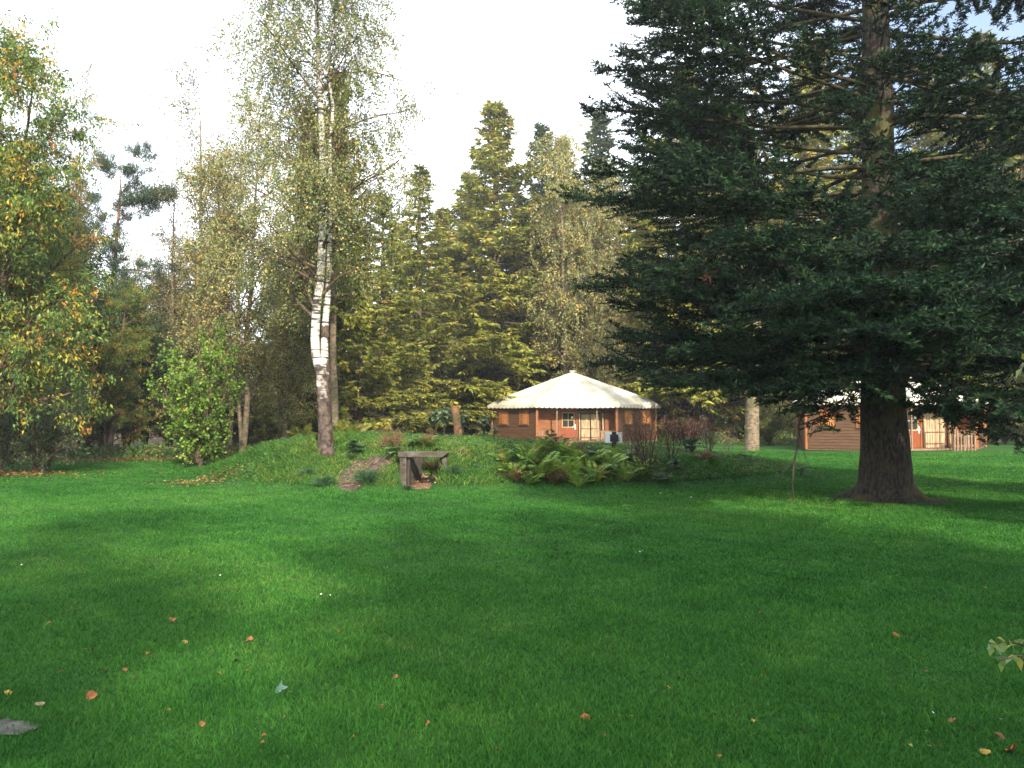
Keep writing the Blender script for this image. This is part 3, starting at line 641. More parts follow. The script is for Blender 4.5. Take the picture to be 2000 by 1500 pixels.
def firtrunk():
    K, M = 60, 40; zs = np.concatenate([np.linspace(0, 1.2, 22), np.linspace(1.25, 19, K - 22)]); V = []
    for k, z in enumerate(zs):
        r = np.interp(z, [0, .15, .35, .7, 1.3, 3, 8, 19], [.64, .55, .50, .465, .43, .38, .28, .05])
        for j in range(M):
            a = 2 * math.pi * j / M
            root = (max(0, math.cos(a * 5 + .6)) ** 2 * .30 + max(0, math.cos(a * 3 + 2)) ** 3 * .35) * max(0, 1 - z / .42) ** 2
            nn = mnoise.noise(Vector((math.cos(a) * 3, math.sin(a) * 3, z * 1.3))) * .03 + mnoise.noise(Vector((math.cos(a) * 9, math.sin(a) * 9, z * 5))) * .014
            rr = r + root + nn; V.append((rr * math.cos(a) - .02 * z * .1, rr * math.sin(a), z - .04))
    i = np.arange(K - 1)[:, None] * M + np.arange(M)[None]; i2 = np.arange(K - 1)[:, None] * M + (np.arange(M)[None] + 1) % M
    return np.array(V), np.stack([i, i2, i2 + M, i + M], -1).reshape(-1, 4)
v, f = firtrunk(); mesh_np('trunk', v, f, M_barkf, parent=fir, smooth=True)
# the thin dead branch hanging to the lawn, left of the trunk
Minv = (Matrix.Translation(fir.location) @ Matrix.Rotation(1.0, 4, 'Z')).inverted()
hb = [[tuple(Minv @ W(a, b_, 13.2)) for a, b_ in ((1585, 800), (1572, 790), (1560, 830), (1558, 870), (1550, 910), (1548, 945), (1550, 985))]]
sb = [[tuple(Minv @ W(a, b_, 13.2)) for a, b_ in q] for q in (((1556, 885), (1547, 900), (1538, 912), (1528, 922), (1522, 930), (1519, 938), (1517, 946)), ((1560, 840), (1566, 870), (1574, 895), (1584, 915), (1594, 925), (1602, 930), (1606, 936)))]
v, f = join([tubes(np.array(hb), np.linspace(.026, .008, 7)[None], 6), tubes(np.array(sb), np.tile(np.linspace(.007, .003, 7), (2, 1)), 4)])
mesh_np('hanging_branch', v, f, M_barkd, parent=fir, smooth=True)
# dead red sprig
rg = np.random.default_rng(3); c0 = np.array(Minv @ W(1384, 540, 10.6)); dd = unit(rg.normal(size=(26, 3)) + np.array([0, 0, -.4]))
v, f = leafquads(c0 + rg.normal(size=(26, 3)) * .04, dd, unit(rg.normal(size=(26, 3))), .085, .02)
mesh_np('dead_sprig', v, f, M_leaf, col=np.tile((.16, .045, .02), (len(v), 1)), parent=fir)

# ------------------------------------------------------------------ broadleaf generator
def broadleaf(name, seed, trunks, levels, leaf, barkm, twigm=M_twig, sides=9, leafm=None):
    """trunks: list of (points, radii); levels: list of dict for spawn; leaf: dict for leaves_on"""
    rng = np.random.default_rng(seed); root = empty(name)
    K = max(len(p) for p, r in trunks)
    def res(a, n): a = np.asarray(a, float); t = np.linspace(0, len(a) - 1, n); k = np.minimum(t.astype(int), len(a) - 2); fr = (t - k)[:, None] if a.ndim > 1 else t - k; return a[k] * (1 - fr) + a[k + 1] * fr
    KK = max(12, K); P = np.stack([res(p, KK) for p, r in trunks]); R = np.stack([res(r, KK) for p, r in trunks])
    v, f = tubes(P, R, sides); mesh_np('trunk', v, f, barkm, parent=root, smooth=True)
    wood = []; cur, cr = P, R
    for i, lv in enumerate(levels):
        cur, cr = spawn(rng, cur, cr, **lv); wood.append(tubes(cur, cr, 5 if i == 0 else 3))
    v, f = join(wood); mesh_np('branches', v, f, twigm, parent=root)
    v, f, c = leaves_on(rng, cur, **leaf); mesh_np('crown', v, f, leafm or M_leaf, col=c, parent=root)
    return root
def straight(h, r, lean=(0, 0), seed=0, wob=.06, n=10):
    rg = np.random.default_rng(seed); z = np.linspace(0, 1, n); x = lean[0] * z + np.cumsum(rg.normal(size=n)) * wob; y = lean[1] * z + np.cumsum(rg.normal(size=n)) * wob; x -= x[0]; y -= y[0]
    return (np.stack([x, y, z * h], 1), r * (1 - z) ** .8 + .012)
BIR = [(.10, .14, .05), (.16, .20, .07), (.25, .27, .10), (.40, .34, .12), (.50, .34, .08)]
GOLD = [(.10, .11, .02), (.20, .17, .03), (.32, .22, .035), (.42, .24, .03)]
M_birch = birchmat('birch_bark', 2.15, 2.0); M_birch2 = birchmat('birch_bark_small', .8, .5)

# main birch on the mound
D0 = 20.6; bpz = on_ground(636, 882, 17, 26); D0 = bpz.y
base = Vector((bpz.x, bpz.y, Hf(bpz.x, bpz.y) - .05))
def pl(pts, d=D0, off=(0, 0)):
    return [tuple(Vector((W(a, b_, d).x + off[0], d + off[1], W(a, b_, d).z)) - base) for a, b_ in pts]
t1 = (pl([(637, 892), (636, 850), (634, 800), (632, 765), (626, 725), (617, 695), (615, 660), (618, 600), (626, 545), (629, 480), (631, 400), (630, 300), (626, 200), (622, 100), (617, 0), (612, -120), (610, -260)]),
      [.22, .175, .165, .16, .125, .11, .11, .105, .10, .095, .09, .08, .07, .06, .045, .03, .01])
t2 = (pl([(633, 790), (632, 760), (630, 700), (631, 640), (637, 580), (640, 520), (641, 450), (643, 380), (640, 300), (648, 200), (636, 130), (645, 60), (656, 0), (668, -80)], off=(0.02, .08)),
      [.13, .12, .10, .085, .075, .065, .06, .05, .045, .04, .035, .03, .02, .01])
mb = broadleaf('birch_tree', 41, [t1, t2], [
    dict(n=42, length=1.9, ang=52, K=7, tmin=.40, tmax=.99, wob=.14, grav=-.03, up=.25, lenfn=lambda t: 1.15 - .35 * np.abs(t - .75), rscale=.42),
    dict(n=8, length=.9, ang=48, K=5, tmin=.25, wob=.16, grav=-.12, rscale=.5),
    dict(n=7, length=.75, ang=50, K=6, tmin=.1, wob=.10, grav=-.45, rscale=.5, rmin=.0025)],
    dict(per=20, size=.053, spread=.035, aspect=.75, down=.5, palette=BIR, cw=[3, 4, 4, 2, .4], clump=.35), M_birch, sides=14)
mb.location = base; tag(mb, 'tall white-stemmed birch with forked trunk and hanging leaves on top of the mound', 'tree')
# burl at the fork
def blob(c, rx, ry, rz, K=8, M=10, lump=.3):
    vs = []; fs = []
    for k in range(K + 1):
        th = math.pi * k / K
        for j in range(M):
            a = 2 * math.pi * j / M; q = 1 + lump * math.sin(j * 2.1 + k * 1.3)
            vs.append((c[0] + rx * math.sin(th) * math.cos(a) * q, c[1] + ry * math.sin(th) * math.sin(a) * q, c[2] + rz * math.cos(th)))
    for k in range(K):
        for j in range(M): fs.append((k * M + j, k * M + (j + 1) % M, (k + 1) * M + (j + 1) % M, (k + 1) * M + j))
    return vs, fs
c_ = t2[0][3]; MB().poly(*blob((c_[0] + .02, c_[1] - .02, c_[2] - .1), .11, .12, .2)).build('burl', M_bark, mb, smooth=True)

birG = broadleaf('birch_tree', 42, [straight(15, .125, (.4, 0), 1, .13), straight(13, .08, (-1.1, .3), 7, .13)], [
    dict(n=26, length=2.3, ang=50, K=6, tmin=.14, tmax=.99, wob=.14, up=.3, lenfn=lambda t: 1.2 - .75 * t, rscale=.45),
    dict(n=8, length=1.0, ang=48, K=5, tmin=.2, wob=.16, grav=-.1, rscale=.5),
    dict(n=5, length=.8, ang=50, K=5, tmin=.1, wob=.1, grav=-.35, rscale=.5, rmin=.003)],
    dict(per=16, size=.095, spread=.06, aspect=.75, down=.5, palette=BIR[1:] + [(.14, .10, .03)], cw=[3, 4, 3, 1.2, 1.5], clump=.5), M_barkt)
birS = broadleaf('birch_tree', 43, [straight(16, .14, (-.6, 0), 2, .09), straight(13, .10, (1.1, .3), 3, .09)], [
    dict(n=22, length=3.0, ang=36, K=7, tmin=.2, tmax=.98, wob=.12, up=.35, lenfn=lambda t: 1.2 - .7 * t, rscale=.5),
    dict(n=8, length=1.2, ang=38, K=5, tmin=.2, wob=.14, rscale=.5, rmin=.006),
    dict(n=6, length=.6, ang=42, K=4, tmin=.1, wob=.12, grav=-.05, rscale=.6, rmin=.005)],
    dict(per=5, size=.09, spread=.07, aspect=.75, down=.4, palette=GOLD + BIR[:2], cw=[2, 3, 3, 1, 2, 2], clump=.6), M_barkt)
DK = [(.025, .052, .022), (.04, .078, .028), (.065, .11, .032), (.14, .13, .035)]
dark = broadleaf('broadleaf_tree', 44, [straight(9, .16, (.3, 0), 4), straight(7.5, .10, (-1.0, .2), 5)], [
    dict(n=26, length=2.6, ang=62, K=6, tmin=.12, tmax=.99, wob=.14, up=.15, lenfn=lambda t: 1.25 - .75 * t, rscale=.5),
    dict(n=9, length=1.1, ang=50, K=5, tmin=.15, wob=.16, rscale=.5),
    dict(n=6, length=.5, ang=50, K=4, tmin=.1, wob=.12, grav=-.05, rscale=.5, rmin=.004)],
    dict(per=13, size=.11, spread=.09, aspect=.6, down=.3, palette=DK, cw=[3, 4, 3, .8], clump=.5), M_barkd)
MIX = [(.03, .065, .02), (.055, .095, .024), (.10, .13, .03), (.20, .17, .035), (.30, .17, .03)]
under = broadleaf('understory_tree', 45, [straight(4.2, .05, (a, b_), 20 + i, .06) for i, (a, b_) in enumerate(((0, 0), (.9, .3), (-.8, .2), (.3, -.6), (-.4, .7)))], [
    dict(n=16, length=1.2, ang=50, K=5, tmin=.05, tmax=.99, wob=.16, up=.2, rscale=.5),
    dict(n=9, length=.5, ang=50, K=4, tmin=.1, wob=.16, rscale=.5, rmin=.004)],
    dict(per=22, size=.10, spread=.08, aspect=.6, down=.3, palette=MIX, cw=[3, 4, 3, 2, 1], clump=.6), M_barkd)
PROTO = {}
def put(proto, px, d, s, label, group, rz=0., cat='tree', dz=-.05):
    x = X(px, d)
    if proto.name not in PROTO: PROTO[proto.name] = 1; o = proto; o['label'] = label; o['category'] = cat; o['group'] = group
    else: o = copy_tree(proto, label=label, group=group)
    o.location = (x, d, Hf(x, d) + dz); o.scale = s if hasattr(s, '__len__') else (s, s, s); o.rotation_euler = (0, 0, rz); return o
gb = 'birches in the tree line'; gd = 'dark broadleaf trees at the left wood edge'; gu = 'understory trees under the spruces'
put(birG, 474, 28, .85, 'yellowing birch with tan trunk left of the white birch, behind the mound', gb, 0.)
put(birG, 560, 33, (.8, .8, .72), 'brownish leafy birch hanging low behind the white birch', gb, 2.)
put(birG, 1110, 54, (1.4, 1.4, 1.40), 'golden birch towering over the roof of the clear-standing cabin', gb, 4.)
put(birG, 1185, 55, (1.2, 1.2, 1.28), 'golden birch with thin white trunk at the right end of the canvas roof', gb, 1.)
put(birG, 1420, 54, (1.1, 1.1, 1.2), 'yellow birch behind the fir above the tan trunk', gb, 3.)
put(birS, 405, 38, (1.0, 1.0, 1.12), 'bare-topped sparse birch reaching high left of the white birch', gb, 0.)
put(birS, 335, 40, (.9, .9, .85), 'thin golden see-through birch above the bright green hazel', gb, 1.7)
put(birS, 450, 36, (.8, .8, 1.02), 'slender sparse birch touching the left side of the white birch crown', gb, 3.9)
put(birS, 135, 27, (.36, .36, .83), 'wispy almost bare sapling rising above the autumn tree at the left', gb, 2.9)
put(birG, 330, 43, (.8, .8, .66), 'golden birch filling the gap behind the bright green hazel', gb, 5.)
put(birG, 262, 45, (.8, .8, .74), 'golden leafy birch under the long pine limb', gb, 2.6)
put(birG, 420, 40, (.75, .75, .8), 'yellowing birch behind the birch with the tan trunk', gb, .7)
put(birS, 1985, 46, (1., 1., 1.1), 'sparse yellow tree behind the fir at the right edge', gb, 2.2)
put(dark, 110, 30, .9, 'dark green tree just right of the orange autumn tree', gd, 0.)
put(dark, 215, 33, .74, 'dark tree with black trunk at the centre of the dark wood corner', gd, 1.1)
put(dark, 285, 36, .68, 'dark tree left of the bright green hazel', gd, 2.5)
put(dark, 30, 31, 1.2, 'dark tree behind the orange autumn tree', gd, 3.3)
put(dark, 170, 38, .98, 'taller dark tree under the pine', gd, 4.5)
put(dark, 350, 44, 1.0, 'dark tree behind the bright green hazel', gd, 5.2)
for i, (px, d, s, lb) in enumerate([(520, 40, 1.1, 'brownish undergrowth left of the birch trunk'), (575, 42, 1.2, 'undergrowth directly behind the birch trunk'), (700, 44, 1.0, 'green undergrowth right of the tan trunk'), (770, 50, 1.2, 'dark undergrowth above the concrete portal'),
      (860, 54, 1.2, 'undergrowth behind the cut red stump'), (930, 57, 1.1, 'undergrowth at the left end of the cabin wall'), (440, 46, 1.3, 'undergrowth behind the pale garden fence'), (1320, 58, 1.3, 'olive undergrowth right of the clear-standing cabin'),
      (1400, 52, 1.1, 'yellowish undergrowth left of the tan trunk'), (1500, 44, .75, 'yellow-green bush between the tan trunk and the second cabin'), (1555, 50, 1.2, 'undergrowth at the left corner of the second cabin'), (1960, 46, .85, 'dark bush right of the second cabin'),
      (165, 34, 1.0, 'undergrowth beside the black trunk in the dark wood corner'), (330, 39, 1.1, 'undergrowth left of the hazel foot'), (100, 31, .8, 'low undergrowth behind the frontmost bush at the left'), (620, 50, 1.4, 'far undergrowth behind the forked birch'), (655, 55, 1.5, 'farther undergrowth right of the forked birch'), (820, 60, 1.5, 'far undergrowth between the spruce trunks'), (1020, 62, 1.5, 'undergrowth behind the canvas roof'), (2030, 44, 1.2, 'bush at the right picture edge'), (60, 35, 1.3, 'dim undergrowth in the left corner of the wood'), (250, 40, 1.2, 'dim undergrowth in the dark gap at the wood edge'), (1640, 54, 1.4, 'undergrowth behind the second cabin')]):
    put(under, px, d, s, lb, gu, i * 1.37)
# shade trees that stand behind the viewer and throw the foreground into shadow
for (x, y, p_, s_, lb) in [(9.5, -6, spA, .8, 'spruce outside the picture, behind the viewer and nearest the fir'), (15, -4, spC, .85, 'spruce outside the picture, farthest right behind the viewer'), (20, -6, spA, .85, 'spruce outside the picture, far right of the viewer'),
        (6.5, -8, dark, 1.25, 'dark tree outside the picture, right behind the viewer'), (2.0, -10, birG, .9, 'birch outside the picture, behind the viewer'), (-4, -9, birG, .75, 'birch outside the picture, behind the viewer to the left'), (12, -12, dark, 1.3, 'second dark tree outside the picture behind the viewer'), (-9, -8, dark, 1.1, 'dark tree outside the picture behind the viewer to the left')]:
    o = copy_tree(p_, loc=(x, y, 0), rz=x, sc=s_, label=lb, group='trees outside the picture behind the viewer')

# far wood mass closing the view
rng = np.random.default_rng(77); n = 42000
x = rng.uniform(-95, 100, n); y = rng.uniform(78, 98, n); top = 6.5 + 3.0 * nz(x, y * 0 + 1, .11, 2) + 1.6 * nz(x, y * 0, .5, 4); z = rng.random(n) ** .8 * top
v, f = leafquads(np.stack([x, y, z], 1), unit(rng.normal(size=(n, 3))), unit(rng.normal(size=(n, 3)) + np.array([0, -1, .5])), rng.uniform(.4, .9, n), rng.uniform(.25, .5, n))
tag(mesh_np('distant_wood', v, f, M_leaf, col=pickcol(rng, (x * 2 + 200).astype(int), n, MIX, [4, 4, 3, 1.5, .6], .3)), kind='stuff')

# ------------------------------------------------------------------ left group
AUT = [(.055, .12, .025), (.10, .18, .035), (.17, .24, .045), (.32, .30, .04), (.46, .27, .035), (.45, .16, .03)]
aut = broadleaf('autumn_tree', 51, [straight(11.4, .15, (-.5, .2), 9, .07), straight(9.2, .10, (1.1, -.2), 10, .07), straight(8, .09, (-1.2, -.6), 11, .07)], [
    dict(n=26, length=2.1, ang=55, K=6, tmin=.12, tmax=.99, wob=.14, up=.3, lenfn=lambda t: 1.35 - .85 * t, rscale=.5),
    dict(n=8, length=.9, ang=48, K=5, tmin=.2, wob=.16, grav=-.04, rscale=.5),
    dict(n=5, length=.4, ang=50, K=4, tmin=.1, wob=.12, grav=-.15, rscale=.5, rmin=.004)],
    dict(per=27, size=.10, spread=.07, aspect=.36, down=.7, palette=AUT, cw=[3, 4.5, 4, 2.2, 1.4, .3], clump=.78), M_bark)
put(aut, -20, 20, (1.15, 1.15, 1.1), 'green and orange autumn tree filling the left edge of the photo', 'autumn trees at the left edge', 0)
put(aut, 75, 25, (.72, .72, .84), 'yellow-green tree behind and right of the frontmost autumn tree', 'autumn trees at the left edge', 2.4)
HZ = [(.09, .18, .02), (.14, .26, .03), (.22, .34, .045), (.34, .38, .06)]
hz_ = broadleaf('hazel_bush', 52, [straight(4.3 * q, .028, (a, b_), 60 + i, .05) for i, (a, b_, q) in enumerate(((.1, 0, 1), (.75, .2, .9), (-.65, .1, .85), (.35, -.5, .8), (-.3, .6, .9), (-1.05, -.2, .6), (1.1, -.1, .62), (-.2, -.7, .7)))], [
    dict(n=15, length=.85, ang=52, K=5, tmin=.02, tmax=.99, wob=.16, up=.2, rscale=.5, lenfn=lambda t: 1.2 - .6 * t),
    dict(n=7, length=.36, ang=50, K=4, tmin=.1, wob=.16, rscale=.5, rmin=.003)],
    dict(per=11, size=.095, spread=.04, aspect=.8, down=.1, palette=HZ, cw=[3, 4, 3, 1], clump=.5), M_twig)
bp_ = on_ground(390, 912, 16, 40); hz_.location = bp_; tag(hz_, 'bright green many-stemmed hazel bush at the left foot of the mound', 'bush')
PG = [(.10, .15, .06), (.16, .21, .09), (.07, .11, .04), (.22, .19, .06)]
sb_ = broadleaf('garden_bush', 53, [straight(1.55 * q, .014, (a, b_), 70 + i, .04) for i, (a, b_, q) in enumerate(((.0, 0, .95), (.5, .2, 1), (-.45, .1, .85), (.25, -.4, .8), (-.3, .4, .9), (.9, -.1, .75)))], [
    dict(n=12, length=.6, ang=48, K=5, tmin=.08, tmax=.99, wob=.16, up=.15, rscale=.6),
    dict(n=7, length=.25, ang=50, K=4, tmin=.1, wob=.16, rscale=.5, rmin=.002)],
    dict(per=12, size=.055, spread=.03, aspect=.6, down=.1, palette=PG, cw=[3, 3, 2, 1], clump=.5), M_twig)
a_ = on_ground(70, 925, 14, 40); sb_.location = a_; sb_.scale = (1.25, 1.25, 1.2); tag(sb_, 'pale green bush at the foot of the autumn tree, frontmost at the left', 'bush', 'bushes under the autumn tree')
copy_tree(sb_, loc=(a_.x - 1.3, a_.y + .3, 0), rz=2, sc=1.3, label='bush cut by the left edge of the photo', group='bushes under the autumn tree')
ORB = copy_tree(sb_, loc=(a_.x - .3, a_.y + 1.0, 0), rz=4, sc=1.5, label='larger pale bush behind the frontmost one at the left', group='bushes under the autumn tree')

put(aut, 215, 31, (.75, .75, .60), 'green leafy tree in front of the dark wood corner', 'autumn trees at the left edge', 4.1)
# leafy edge growth along the wood
rng = np.random.default_rng(66); n = 46000; x = rng.uniform(-30, 26, n); e_ = np.interp(x, [-60, -14, -9, -4, 2, 8, 12, 30, 60], [22, 29, 33, 40, 58, 56, 44, 52, 50]); y = e_ + rng.normal(size=n) * 1.1 + 1.6 + .8 * nz(x, x * 0, 1.1, 3)
top = .22 + .5 * np.clip(.4 + nz(x, y, .8, 5), .05, 1.3) * sm((y - e_) / 2); z = H(x, y) + rng.random(n) * top
v, f = leafquads(np.stack([x, y, z], 1), unit(rng.normal(size=(n, 3))), unit(rng.normal(size=(n, 3)) * .7 + [0, -.4, .8]), rng.uniform(.07, .17, n), rng.uniform(.05, .10, n))
tag(mesh_np('undergrowth', v, f, M_leaf, col=pickcol(rng, (x * 3 + 100).astype(int), n, [(.03, .08, .02), (.05, .12, .03), (.09, .15, .03), (.2, .15, .03), (.25, .10, .03)], [4, 4, 3, 1, .6], .3)), kind='stuff')
# pine over the dark corner
PN = [(.03, .055, .03), (.05, .085, .04), (.08, .12, .05)]
pine = broadleaf('pine_tree', 54, [straight(14.3, .19, (.6, 0), 31, .05)], [
    dict(n=17, length=2.6, ang=72, K=6, tmin=.52, tmax=1.0, wob=.12, up=.1, lenfn=lambda t: 1.35 - .8 * t, rscale=.45),
    dict(n=8, length=.8, ang=45, K=4, tmin=.35, wob=.14, up=.2, rscale=.5),
    dict(n=5, length=.3, ang=45, K=3, tmin=.3, wob=.14, up=.3, rscale=.5, rmin=.006)],
    dict(per=46, size=.16, spread=.08, aspect=.16, down=-.3, palette=PN, cw=[3, 4, 3], clump=.5), M_barkp)
pine.location = (X(200, 38), 38, 0); tag(pine, 'tall pine with bare reddish trunk rising from the dark wood corner', 'tree')
lb_ = [[tuple(Vector((.35 + .38 * k, 0, 12.2 + .02 * k + .10 * k * (k > 3)))) for k in range(8)]]
v, f = tubes(np.array(lb_), np.linspace(.06, .02, 8)[None], 5); mesh_np('side_limb', v, f, M_barkp, parent=pine)
rg = np.random.default_rng(8); n = 6000; q = rg.random(n) ** .7; c = np.stack([.5 + 2.9 * q, rg.normal(size=n) * .3, 12.3 + .5 * q + rg.normal(size=n) * .2], 1)
v, f = leafquads(c, unit(rg.normal(size=(n, 3)) + np.array([.5, 0, .5])), unit(rg.normal(size=(n, 3))), .16, .03)
mesh_np('side_foliage', v, f, M_needle, col=np.repeat(np.array(PN)[rg.integers(0, 3, n)], 4, 0), parent=pine)

# tan and dark slender trunks right behind the birch
spD = conifer('spruce_tree', 14, 15, 2.3, 5.5, .145, 70, SPR, [3, 4, 3, 1, .3], hang=.4, sec_sp=.32, twig_sp=.12, twig_len=.26, twig_w=.085, tipup=.3, bare=.12, barkm=M_barkt)[0]
spD.location = (X(655, 29), 29, Hf(X(655, 29), 29) - .1); tag(spD, 'slender spruce with smooth tan trunk beside the white birch', 'tree', 'spruces in the tree line')
spE = conifer('spruce_tree', 15, 14, 2.2, 5.0, .13, 70, SPR, [3, 4, 3, 1, .3], hang=.4, sec_sp=.32, twig_sp=.12, twig_len=.26, twig_w=.085, tipup=.3, bare=.12, barkm=M_barkp)[0]
spE.location = (X(647, 31), 31, Hf(X(647, 31), 31) - .1); tag(spE, 'slender spruce with dark red trunk touching the tan trunk behind the birch', 'tree', 'spruces in the tree line')
# thick tan trunk left of the second cabin
bee = broadleaf('poplar_tree', 55, [straight(17, .33, (.2, 0), 12, .02)], [
    dict(n=26, length=3.0, ang=50, K=6, tmin=.33, tmax=.99, wob=.14, up=.2, lenfn=lambda t: 1.3 - .8 * t, rscale=.45),
    dict(n=9, length=1.1, ang=48, K=5, tmin=.2, wob=.16, rscale=.5),
    dict(n=5, length=.6, ang=50, K=4, tmin=.1, wob=.1, rscale=.5, rmin=.005)],
    dict(per=10, size=.12, spread=.08, aspect=.75, down=.4, palette=GOLD + BIR[:2], cw=[3, 3, 2, .6, 2, 2], clump=.6), M_barkt, sides=16)
bee.location = (X(1467, 37), 37, -.05); tag(bee, 'tree with thick sunlit tan trunk standing between the two cabins', 'tree')

# ------------------------------------------------------------------ plants on and around the mound
FE = [(.09, .19, .025), (.15, .28, .035), (.24, .35, .045), (.36, .40, .06), (.36, .22, .06)]
FY_L = [(.22, .22, .03), (.32, .28, .04), (.15, .19, .03)]
def fern(name, seed, nf, Ln, pal, cw, dead=0):
    rg = np.random.default_rng(seed); K = 14; P = np.zeros((nf, K, 3)); az = np.arange(nf) * 2.4 + rg.normal(size=nf) * .3; el = np.radians(rg.uniform(50, 84, nf)); le = Ln * rg.uniform(.65, 1.15, nf)
    for k in range(1, K):
        e = el - (k / K) ** 1.5 * rg.uniform(.9, 1.5); P[:, k] = P[:, k - 1] + np.stack([np.cos(az) * np.cos(e), np.sin(az) * np.cos(e), np.sin(e)], 1) * (le / (K - 1))[:, None]
    root = empty(name); v, f = tubes(P, np.tile(np.linspace(.005, .0015, K), (nf, 1)), 3)
    mesh_np('stems', v, f, M_limb, parent=root)
    m = 22; i = np.repeat(np.arange(nf), m * 2); side = np.tile([1., -1.], nf * m); t = .16 + .84 * np.tile(np.repeat(np.arange(m) / m, 2), nf)
    pos, tan = at(P, i, t); hz = unit(np.cross(tan, np.array([0, 0, 1.]) + rg.normal(size=(nf, 3))[i] * .25)) * side[:, None]
    d = unit(hz + tan * .35 + rg.normal(size=hz.shape) * .06 + np.array([0, 0, -.12]))
    ll = le[i] * .21 * np.sin(np.pi * np.clip((t - .10) / .93, 0, 1)) ** .7 + .015
    v, f = leafquads(pos, d, unit(np.cross(tan, d) * side[:, None]), ll, le[i] * .042, fold=.1)
    mesh_np('fronds', v, f, M_fern, col=pickcol(rg, i, len(i), pal, cw, .9), parent=root); return root
ferns = [fern('fern', 80 + k, 15, .78, FE, [3, 4, 3, 1.5, .5]) for k in range(3)]
fb = fern('fern', 84, 12, .85, [(.14, .065, .03), (.09, .05, .02), (.07, .11, .02)], [3, 3, 2]); fyl = fern('fern', 85, 12, .75, FY_L, [3, 3, 2])
used = set(); gF = 'ferns on the mound'
def plant(proto, px, py, s, label, group, cat='plant', rz=None, lo=15, hi=60, p=None):
    p = p or on_ground(px, py, lo, hi)
    if proto.name not in used: used.add(proto.name); o = proto; tag(o, label, cat, group)
    else: o = copy_tree(proto, label=label, group=group); o['category'] = cat
    o.location = (p.x, p.y, Hf(p.x, p.y) - .02); o.scale = (s, s, s); o.rotation_euler = (0, 0, px * 1.3 if rz is None else rz); return o
for k, (px, py, s, lb, pr) in enumerate([
    (1003, 935, .75, 'leftmost green fern of the bed in front of the cabin', 0), (1030, 915, .95, 'fern second from the left in the bed, a little up the slope', 1), (1052, 898, 1.0, 'tall fern below the cabin door, left of the brown frond', 2), (1062, 934, 1.0, 'bright fern at the front of the bed below the cabin', 0),
    (1098, 900, 1.0, 'tall fern right behind the brown fern', 1), (1110, 938, 1.05, 'large arching fern in the middle of the bed front', 2), (1145, 915, .95, 'fern uphill of the bed front, under the pole doors', 0), (1160, 944, .85, 'fern low at the front, left of the big bluish leaves', 1),
    (1190, 920, .9, 'fern directly below the white sign board', 2), (1222, 942, .8, 'fern at the front foot below the sign', 0), (1252, 930, .75, 'rightmost fern beside the bare dark stems', 1), (1035, 948, .6, 'small fern at the very front edge of the bed', 2), (1132, 952, .6, 'small yellowish fern at the front edge in the middle', 0), (985, 905, .6, 'small fern at the upper left end of the bed', 1), (1205, 900, .7, 'fern tucked behind the sign post foot', 2)]):
    plant(ferns[pr], px, py, s, lb, gF, 'fern')
plant(fb, 1078, 880, .9, 'brown withered fern standing up in front of the cabin door', gF, 'fern'); plant(fb, 1018, 945, .6, 'rusty low fern at the left front of the bed', gF, 'fern'); plant(fb, 1085, 948, .6, 'rusty low fern in front of the arching fern', gF, 'fern'); plant(fb, 1380, 905, .6, 'withered fern at the right part of the mound', gF, 'fern')
gY = 'yellow ferns behind the birch'
for px, py, lb in ((597, 850, 'yellow fern left of the birch trunk on the mound crest'), (660, 849, 'yellow fern just right of the birch trunk'), (690, 851, 'yellow fern farthest right of the birch trunk'), (580, 852, 'yellowish fern farthest left on the mound crest')):
    p = W(px, py, 24.5); plant(fyl, px, py, .9, lb, gY, 'fern', p=p)
# broad-leaved plants
def bigleaf(name, seed, nl, size, pal, stem_h=.3, upright=.5, droop=.5):
    rg = np.random.default_rng(seed); root = empty(name); V = []; Fs = []; C = []; st = []
    for i in range(nl):
        az = i * 2.4 + rg.normal() * .3; hh = stem_h * rg.uniform(.5, 1.1); r = size * rg.uniform(.4, .9); b0 = np.array([math.cos(az) * r * .3, math.sin(az) * r * .3, hh])
        st.append([(0, 0, 0), tuple(b0 * np.array([.4, .4, .6])), tuple(b0)]); D = unit(np.array([math.cos(az), math.sin(az), upright * rg.uniform(0, 1)])); Sd = unit(np.cross(D, [0, 0, 1.])); Nn = np.cross(Sd, D)
        L_ = size * rg.uniform(.7, 1.2); o = len(V); prof = [(0, .0), (-.06, .22), (.12, .42), (.4, .46), (.7, .30), (.9, .12), (1, 0)]
        mid = [b0 + D * L_ * t_ - np.array([0, 0, droop * L_ * t_ * t_ * .5]) for t_, w_ in prof]
        for (t_, w_), m_ in zip(prof, mid): V += [m_ + Sd * w_ * L_ * .8 + Nn * (.10 * w_ * L_ + rg.normal() * .01), m_, m_ - Sd * w_ * L_ * .8 + Nn * (.10 * w_ * L_ + rg.normal() * .01)]
        for k in range(6): a = o + 3 * k; Fs += [(a, a + 1, a + 4, a + 3), (a + 1, a + 2, a + 5, a + 4)]
        c = np.array(pal[rg.integers(len(pal))]) * rg.uniform(.8, 1.2); C += [c] * 21
    v, f = tubes(np.array(st), np.tile([.008, .006, .004], (nl, 1)), 4); mesh_np('stems', v, f, M_limb, parent=root)
    mesh_np('leaves', np.array(V), np.array(Fs), M_fern, col=np.array(C), parent=root); return root
BG = [(.05, .13, .045), (.08, .17, .06), (.05, .15, .03)]; BD = [(.02, .06, .03), (.03, .08, .03), (.04, .10, .04)]; BB = [(.10, .19, .09), (.07, .15, .06), (.15, .23, .12)]
bl1 = bigleaf('burdock', 91, 9, .34, BG); bl2 = bigleaf('burdock', 92, 14, .26, BD, .35, .9); bl3 = bigleaf('burdock', 93, 8, .30, BB, .25)
bl4 = bigleaf('leafy_stalk_plant', 94, 22, .22, BB, 1.0, .4, .9)
gB = 'broad-leaved plants on the mound'
